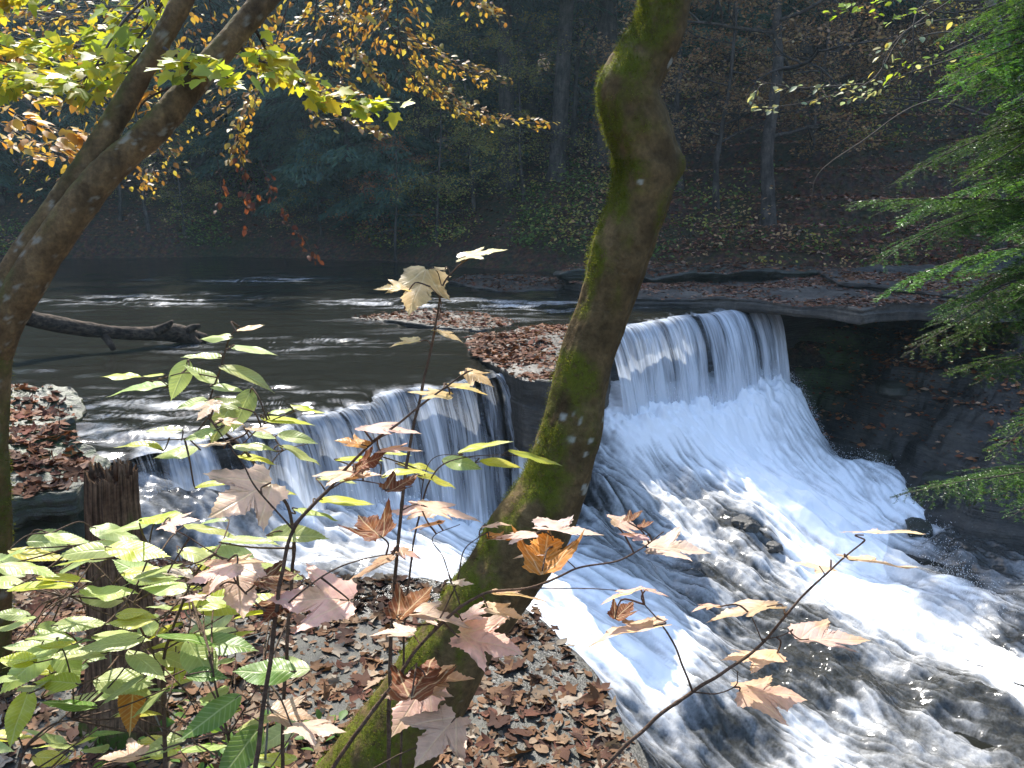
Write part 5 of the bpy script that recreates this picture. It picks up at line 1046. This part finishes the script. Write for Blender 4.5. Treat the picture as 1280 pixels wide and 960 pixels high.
G2 = 'small autumn trees on the far bank'
D1 = decid_arrays(11, 11, .17, 2.2, 2.6, 8500, .09, COP, (-.02, 0), .8, .9, 16)
D2 = decid_arrays(12, 6.0, .06, .9, 1.9, 5000, .075, YEG, (.05, 0), .8, 1.0, 14)
D3 = decid_arrays(13, 7, .08, 1.4, 2.2, 6500, .085, COP, (.08, 0), .8, .9, 14)
D4 = decid_arrays(14, 9, .11, 2.0, 2.2, 2600, .085, YEG, (.0, 0), .8, .8, 12)
D5 = decid_arrays(15, 4.2, .05, .8, 1.5, 1800, .08, RUS, (-.05, 0), .8, .9, 10)
plant('d1', D1, 'beech', 962, 19.6, 'thin leaning beech with copper leaves at the foot of the leafy slope', 1.0, 0.0, G2, 'copper_leaves')
plant('d3', D3, 'beech', 895, 20.5, 'small beech with layered copper foliage just right of the mossy knob', 1.0, 1.0, G2, 'copper_leaves')
plant('d3', D3, 'beech', 850, 22.5, 'pale brown leaved beech half hidden behind the kinked trunk', 1.1, 3.0, G2, 'copper_leaves')
plant('d1', D1, 'beech', 1030, 25.5, 'thin beech with sparse brown leaves up the slope under the arching twigs', .9, 2.0, G2, 'copper_leaves')
plant('d2', D2, 'small_tree', 545, 23.3, 'small tree with layered dull yellow leaves over the far bank left of the slim trunk', .8, .5, G2, 'yellow_leaves')
plant('d2', D2, 'small_tree', 655, 23.4, 'yellowish sapling tree among the bare hemlock trunks', .85, 2.5, G2, 'yellow_leaves')
plant('d5', D5, 'small_tree', 492, 23.6, 'small tree with dull red leaves low over the far bank', .9, 1.5, G2, 'red_leaves')
plant('d4', D4, 'small_tree', 182, 26.3, 'thin pale stemmed tree with yellowish leaves on the far bank right of the lower fork', .62, .7, G2, 'yellow_leaves')
plant('d4', D4, 'small_tree', 148, 26.6, 'dark thin tree on the far bank close to the lower fork', .55, 2.7, G2, 'yellow_leaves')
plant('d2', D2, 'small_tree', 226, 26.4, 'slim bent tree on the far bank below the tawny leaves', .7, 4.7, G2, 'yellow_leaves')
plant('d3', D3, 'beech', 1120, 23.5, 'small copper beech on the slope beside the bright hemlock', .7, 5.0, G2, 'copper_leaves')
plant('d4', D4, 'small_tree', 1258, 17.0, 'pale trunked tree behind the hemlock boughs at the right edge', 1.0, 5.5, G2, 'yellow_leaves')
plant('d2', D2, 'small_tree', 592, 24.2, 'dull yellow understory tree on the bank straight above the straw leaved sapling', .95, 3.5, G2, 'yellow_leaves')
plant('d4', D4, 'small_tree', 715, 25.5, 'olive yellow tree between the two bare hemlock trunks left of the kinked tree', .8, 1.4, G2, 'yellow_leaves')
plant('d2', D2, 'small_tree', 400, 25.6, 'low yellow shrubby tree at the bank below the feathery hemlock boughs', .6, 2.2, G2, 'yellow_leaves')
plant('d3', D3, 'beech', 1010, 22.3, 'small copper beech on the slope between the leaning beech and the bare trunk', .75, 0.6, G2, 'copper_leaves')
plant('d1', D1, 'beech', 800, 28.0, 'tall copper beech deeper in the wood behind the kinked trunk', 1.1, 4.0, G2, 'copper_leaves')
plant('d5', D5, 'small_tree', 790, 22.8, 'small rusty leaved tree hidden partly behind the mossy trunk', .8, .2, G2, 'red_leaves')

# the wood behind, one mass
def woodland():
    rn = np.random.default_rng(77); A = Acc(); T = Acc()
    Hs = [hemlock_arrays(101 + k, 20 + 2 * k, 1.5 + k, 4.2, 6500, .42, .25) for k in range(3)]; Ds = [decid_arrays(111 + k, 15, .18, 3, 4, 2600, .26, c, (0, 0), .6, .4, 12) for k, c in enumerate((COP, YEG, RUS))]
    for k in range(92):
        Y = rn.uniform(31, 78); hw = Y * .95; x = rn.uniform(-hw, hw)
        if k > 68: x = rn.choice([-1, 1]) * rn.uniform(20, 42); Y = rn.uniform(-6, 30)
        z = float(terrain_z(np.array([x]), np.array([Y]))[0]) - .1; pd = .07 if x > -12 else .38
        ar = Ds[rn.integers(0, 3)] if rn.uniform() < pd else Hs[rn.integers(0, 3)]; a = rn.uniform(0, 6.28); s = rn.uniform(.8, 1.15); c_, s_ = math.cos(a) * s, math.sin(a) * s; Rm = np.array([[c_, -s_, 0], [s_, c_, 0], [0, 0, s]])
        tr, (VV, FF, cc) = ar; A.add(VV @ Rm.T + [x, Y, z], FF, col=cc * rn.uniform(.8, 1.2))
        V0 = tr.V[0]; f0 = [f[0] for f in tr.F.values()][0]; V0 = V0 @ Rm.T + [x, Y, z]; T.add(V0, f0[f0.max(1) < len(V0)], luv=V0 * 3)
    r = empty('woodland', (0, 40, 5), 'deep mixed wood of hemlock and autumn trees filling the hillside behind', 'wood'); r['kind'] = 'stuff'
    o = A.done('foliage', M_LEAFFAR, r, origin=(0, 40, 5)); o['kind'] = 'stuff'; o = T.done('trunks', M_DARKBARK, r, origin=(0, 40, 5)); o['kind'] = 'stuff'
woodland()

# ------------------------------------------------------------------ undergrowth and fallen leaves
def undergrowth():
    rn = np.random.default_rng(88); n = 3000; x = rn.uniform(-18, 16, n); d = .1 + 13 * rn.uniform(0, 1, n) ** 1.4; y = bank_y(x) + d; k = (fbm(xy3(x, y, 0, .3), 2, 3) > -.12) & ((x < 2.5) | (rn.uniform(0, 1, n) < .5)); x, y = x[k], y[k]; z = terrain_z(x, y); A = Acc()
    for i in range(len(x)):
        m = rn.integers(14, 46); h = rn.uniform(.15, .6) if rn.uniform() < .75 else rn.uniform(.7, 1.6); c = [GRN, GRN, YEG, COP][rn.integers(0, 4)] if x[i] > 2 else [GRN, GRN, GRN, YEG][rn.integers(0, 4)]
        pos = np.array([x[i], y[i], z[i]]) + rn.normal(0, 1, (m, 3)) * [.3, .3, 0] + np.column_stack([np.zeros(m), np.zeros(m), rn.uniform(.0, h, m)]) 
        VV, FF, cc = leaf_cloud(rn, pos, .10, c, *LEAF4); A.add(VV, FF, col=cc * 1.25)
    o = A.done('undergrowth', M_LEAFFAR, None); tag(o, 'low green and brown undergrowth on the far bank and slope', 'undergrowth', kind='stuff')
undergrowth()
LITC = np.array([.64, .68, .72]) * np.array([[.20, .095, .045], [.27, .14, .07], [.14, .065, .04], [.33, .20, .115], [.40, .27, .17], [.22, .09, .055], [.30, .16, .085], [.10, .05, .035], [.46, .36, .26]])
M_LITTER = leaf_material('fallen_leaf', .12, .75, .12, None, .45)
def litter_templates():
    rn = np.random.default_rng(9); T = []
    for k in range(10):
        kind = 'M' if k % 3 else 'E'; o, c = outline(kind, rn); o = o[::3]; n = len(o); V = np.vstack([c, c + (o - c) * .55, o]); x, y = V[:, 0].copy(), V[:, 1] - .45
        cu = rn.uniform(.3, 1.6); z = cu * .5 * x ** 2 + rn.uniform(-.2, .5) * y ** 2 + .10 * fbm(np.column_stack([V * 2.6, 0 * x + k]), 2, k); kk = np.arange(n); F = np.concatenate([np.stack([0 * kk, 0 * kk, 1 + kk, 1 + (kk + 1) % n], 1)[:, 1:], ])
        F4 = np.stack([1 + kk, 1 + n + kk, 1 + n + (kk + 1) % n, 1 + (kk + 1) % n], 1); T.append((np.column_stack([x, y, z - z.min()]), F, F4))
    return T
LT = litter_templates()
def litter(name, lab, pos, size, seed, tilt=.35, detailed=True, lift=.006, cols=LITC):
    rn = np.random.default_rng(seed); n = len(pos); A = Acc(); up = nrm(np.array([0, 0, 1.0]) + rn.normal(0, tilt, (n, 3))); ax = rn.normal(0, 1, (n, 3)) * [1, 1, .1]; X, Yv = ortho(ax, up); s = size * np.clip(np.exp(rn.normal(-.1, .33, n)), .35, 1.9); c = cols[rn.integers(0, len(cols), n)] * rn.uniform(.7, 1.25, (n, 1)); c = c * (1 - .5 * np.clip(wetness(pos[:, 0], pos[:, 1]), 0, 1)[:, None]); pos = pos + [0, 0, lift]
    if detailed:
        for k, (tv, f3, f4) in enumerate(LT):
            i = np.arange(k, n, len(LT)); flip = 1
            V1, F1 = scatter(tv, f4, pos[i], X[i], Yv[i], s[i]); off = (np.arange(len(i)) * len(tv))[:, None, None]; F3 = (f3[None] + off).reshape(-1, 3)
            A.add(V1, [F1, F3], col=np.repeat(c[i], len(tv), 0))
    else:
        V1, F1 = scatter(*LEAF4, pos, X, Yv, s); A.add(V1, F1, col=np.repeat(c, 4, 0))
    o = A.done(name, M_LITTER, None); return tag(o, lab, 'fallen leaves', kind='stuff')
def inside(poly, x, y):
    p = np.asarray(poly)[:, :2]; r = np.zeros(len(x), bool); j = len(p) - 1
    for i in range(len(p)):
        xi, yi = p[i]; xj, yj = p[j]; c = ((yi > y) != (yj > y)) & (x < (xj - xi) * (y - yi) / (yj - yi + 1e-12) + xi); r ^= c; j = i
    return r
def poly_pts(poly, n, seed, zf, dens=None):
    rn = np.random.default_rng(seed); p = np.asarray(poly)[:, :2]; lo, hi = p.min(0), p.max(0); q = rn.uniform(lo, hi, (n * 4, 2)); k = inside(p, q[:, 0], q[:, 1])
    if dens is not None: k &= rn.uniform(0, 1, len(q)) < dens(q[:, 0], q[:, 1])
    q = q[k][:n]; return np.column_stack([q, zf(q[:, 0], q[:, 1])])
ledvis = [q for q in led if q[1] > 1.0 and q[0] > -4] + [np.array([-3.5, 1.0])]
ledvis = led.copy(); ledvis = ledvis[(ledvis[:, 1] > .3)]; ledvis = np.vstack([ledvis, [[-6, .3]]])
lz = lambda x, y: ledge_z(x, y) + .03 * fbm(xy3(x, y, 0, 1.4), 5, 4)
ld = lambda x, y: np.clip(.85 + 1.2 * fbm(xy3(x, y, 0, 1.8), 4, 6), .3, 1)
pp = poly_pts(ledvis, 30000, 1, lz, ld)
litter('leaf_litter', 'carpet of curled brown fallen leaves on the grey ledge below the leaning tree', pp, .055, 1)
pp = poly_pts(ledvis, 22000, 2, lz, ld); litter('leaf_litter', 'crumbled bits of dead leaf scattered over the grey ledge', pp, .026, 12, .4, False, .004)
ovf = lambda x, y: over_z(x, y) + .09 * fbm(xy3(x, y, 0, 1.4), 5, 21)
pp = poly_pts(ov, 22000, 3, ovf, lambda x, y: np.clip(.85 + 1.2 * fbm(xy3(x, y, 0, .8), 3, 8) - .4 * sstep(3.6, 5.0, x) * sstep(15.5, 13.5, y), .03, 1)); litter('leaf_litter', 'red brown leaves drifted over the pale flat slab', pp, .075, 3, .3, False, .008, LITC * [1.05, .85, .85])
tgf = lambda x, y: tongue_z(x, y) + .07 * fbm(xy3(x, y, 0, 1.4), 5, 52)
pp = poly_pts(tg, 3600, 4, tgf, lambda x, y: np.clip(.7 + fbm(xy3(x, y, 0, 2), 2, 4), .1, 1)); litter('leaf_litter', 'wet dark leaves covering the rock tongue between the falls', pp, .075, 4, .4, False, .006, LITC * [.75, .58, .55])
sp_ = [PZ(u, v, -1.42)[:2] for u, v in [(705, 341), (800, 343), (960, 341), (1090, 335), (1100, 322), (960, 326), (800, 330), (710, 332)]] ; pp = poly_pts(sp_, 5200, 14, lambda x, y: -1.42 + .16 * fbm(xy3(x, y, 0, 1.4), 5, 33)); litter('leaf_litter', 'dark red leaves on the long low rock steps at the foot of the slope', pp, .085, 14, .4, False, .01, LITC * [1, .8, .8])
for k, pl in enumerate(bars):
    pp = poly_pts(pl, 900, 5 + k, lambda x, y: -1.71 + .06 * fbm(xy3(x, y, 0, 1.4), 5, 61 + k)); litter('leaf_litter', ['wet leaves caught on the thin rock bar above the left fall', 'wet leaves caught on the far rock bar'][k], pp, .075, 5 + k, .4, False, .01, LITC * [.75, .58, .55])
for k, (pl, z) in enumerate(lrocks):
    pp = poly_pts(pl, [330, 520][k], 7 + k, lambda x, y: z + .20 * fbm(xy3(x, y, 0, 1.4), 5, 71 + k), lambda x, y: np.clip(.75 + fbm(xy3(x, y, 0, 2.5), 2, 2), .1, 1)); litter('leaf_litter', ['russet leaves on the small rock at the pool edge', 'thick carpet of russet leaves on the larger rock left of the stump'][k], pp, .075, 7 + k, .45, True, .008, LITC * [1.0, .72, .65])
rn = np.random.default_rng(44); x = rn.uniform(4.8, 12, 16000); y = rn.uniform(9.5, 15, 16000); z = rbank_z(x, y); k = (z > -4.3) & (rn.uniform(0, 1, 16000) < np.clip(.4 + fbm(xy3(x, y, 0, .9), 2, 5) + .35 * (z > -3.2) - .25 * (z < -3.8), 0, 1)); 
def rubble():
    r2 = np.random.default_rng(71)
    for k in range(11):
        x0, y0 = r2.uniform(5.0, 9.2), r2.uniform(10.6, 14.2); z0 = float(rbank_z(np.array([x0]), np.array([y0]))[0])
        if z0 < -4.6: z0 = -4.6
        r_ = r2.uniform(.10, .22); n_ = 30; a_, b_ = np.meshgrid(np.linspace(0, 2 * np.pi, n_, endpoint=False), np.linspace(-1.4, 1.57, 18)); D = np.stack([np.cos(b_) * np.cos(a_), np.cos(b_) * np.sin(a_), np.sin(b_)], -1).reshape(-1, 3)
        q = np.sign(D) * np.abs(D) ** .6 * np.array([r_ * 1.5, r_, r_ * .5]); q = q * (1 + .35 * fbm(D * 1.5 + k * 7, 3, k))[:, None] + .04 * r_ * fbm(D * 6 + k, 3, k)[:, None]; t_ = r2.uniform(0, 6.28); q = q @ np.array([[math.cos(t_), -math.sin(t_), 0], [math.sin(t_), math.cos(t_), .15], [0, 0, 1]]).T
        o = make('rock', q, grid_faces(18, n_, True), M_MOSSROCK, attrs={'moss': np.full(len(q), .15)}); o.location = (x0, y0, z0); tag(o, 'dark angular rock among fallen leaves on the shadowed bank right of the big fall', 'rock', 'rubble on the shadowed right bank')
rubble()
litter('leaf_litter', 'orange brown leaves lying on the steps of the dark right bank', np.column_stack([x, y, z])[k], .085, 9, .4, False, .02, LITC * [1.7, 1.25, 1.0])
rn = np.random.default_rng(45); x = rn.uniform(-20, 20, 60000); d = 14 * rn.uniform(0, 1, 60000) ** 1.3; y = bank_y(x) + .5 + d; k = rn.uniform(0, 1, 60000) < .25 + .75 * sstep(-1, 4, x); x, y = x[k], y[k]; litter('leaf_litter', 'red brown leaf litter covering the far bank and slope', np.column_stack([x, y, terrain_z(x, y)]), .10, 10, .45, False, .02, LITC * [1.6, 1.2, 1.15])
pp = poly_pts([PZ(1050, 352, -1.4)[:2], PZ(1130, 356, -1.35)[:2], PZ(1210, 360, -1.3)[:2], np.array([10, 15.6]), np.array([10, 17.5]), np.array([6.5, 17.6])], 3000, 15, lambda x, y: -1.42 + .04 * fbm(xy3(x, y, 0, 1.4), 5, 25), lambda x, y: np.clip(.6 + fbm(xy3(x, y, 0, 1.2), 3, 8), 0.05, 1)); litter('leaf_litter', 'brown leaves on the smaller upper slab at the right', pp, .08, 15, .4, False, .01, LITC * [1, .8, .75])
# green tufts at the foot of the stump
rn = np.random.default_rng(46); A = Acc(); m = 240; b = np.column_stack([rn.uniform(-1.6, -.55, m), rn.uniform(1.9, 2.8, m)]); b = np.column_stack([b, lz(b[:, 0], b[:, 1])]); VV, FF, cc = leaf_cloud(rn, b + np.column_stack([0 * b[:, :2], rn.uniform(.01, .12, m)]), .05, np.array([[.14, .26, .05], [.2, .32, .06], [.1, .2, .04]]), *LEAF8); A.add(VV, FF, col=cc)
tag(A.done('ground_cover', M_LEAF, None), 'small green ground plants between the leaves near the stump', 'ground cover', kind='stuff')

# ------------------------------------------------------------------ the moist air of the gorge
def haze():
    x0, x1, y0, y1, z0, z1 = -141, 141, -61, 201, -8, 62
    V = np.array([[x, y, z] for z in (z0, z1) for y in (y0, y1) for x in (x0, x1)], float); F = np.array([[0, 1, 3, 2], [4, 6, 7, 5], [0, 4, 5, 1], [2, 3, 7, 6], [0, 2, 6, 4], [1, 5, 7, 3]])[:, ::-1]
    m, nt = mat_new('haze'); o = nt.nodes.new('ShaderNodeOutputMaterial'); p = nt.nodes.new('ShaderNodeVolumePrincipled'); p.inputs['Color'].default_value = (.55, .82, 1, 1); p.inputs['Density'].default_value = HAZE; p.inputs['Anisotropy'].default_value = .55; nt.links.new(p.outputs[0], o.inputs['Volume'])
    b = make('haze', V, F, m, smooth=False); tag(b, 'thin sunlit haze in the air of the wooded gorge', 'haze', kind='stuff')
HAZE = .001
haze()

# ================================================================== CAMERA AND DAYLIGHT
cd = bpy.data.cameras.new('camera'); cam = bpy.data.objects.new('camera', cd); COL.objects.link(cam); cam.rotation_euler = (math.pi / 2 - TH, 0, 0); cd.lens = 28.125; cd.sensor_width = 36; cd.clip_start = .02; cd.clip_end = 600; SC.camera = cam
SUN_EL, SUN_AZ = math.radians(49), math.radians(-24)                 # azimuth from the view direction, minus = left
w = bpy.data.worlds.new('World'); SC.world = w; w.use_nodes = True; nt = w.node_tree; bg = nt.nodes['Background']; sk = nt.nodes.new('ShaderNodeTexSky'); sk.sky_type = 'NISHITA'; sk.sun_disc = False; sk.sun_elevation = SUN_EL; sk.sun_rotation = SUN_AZ; nt.links.new(sk.outputs[0], bg.inputs[0]); bg.inputs[1].default_value = .15
sl = bpy.data.lights.new('sun', 'SUN'); sl.energy = 3.4; sl.angle = math.radians(.5); sl.color = (1, .95, .86); so = bpy.data.objects.new('sun', sl); COL.objects.link(so)
sd_ = Vector((math.sin(SUN_AZ) * math.cos(SUN_EL), math.cos(SUN_AZ) * math.cos(SUN_EL), math.sin(SUN_EL))); so.rotation_euler = sd_.to_track_quat('Z', 'Y').to_euler(); so.location = sd_ * 60
v = SC.view_settings; v.view_transform = 'Standard'; v.look = 'None'; v.exposure = 1.75; v.gamma = 1; v.use_curve_mapping = False
cy = SC.cycles; cy.use_denoising = True; cy.max_bounces = 7; cy.diffuse_bounces = 3; cy.glossy_bounces = 3; cy.transmission_bounces = 3; cy.transparent_max_bounces = 16; cy.use_adaptive_sampling = True; cy.caustics_reflective = False; cy.caustics_refractive = False
cy.sample_clamp_indirect = 6; cy.volume_bounces = 0; cy.volume_max_steps = 64; cy.volume_step_rate = 4
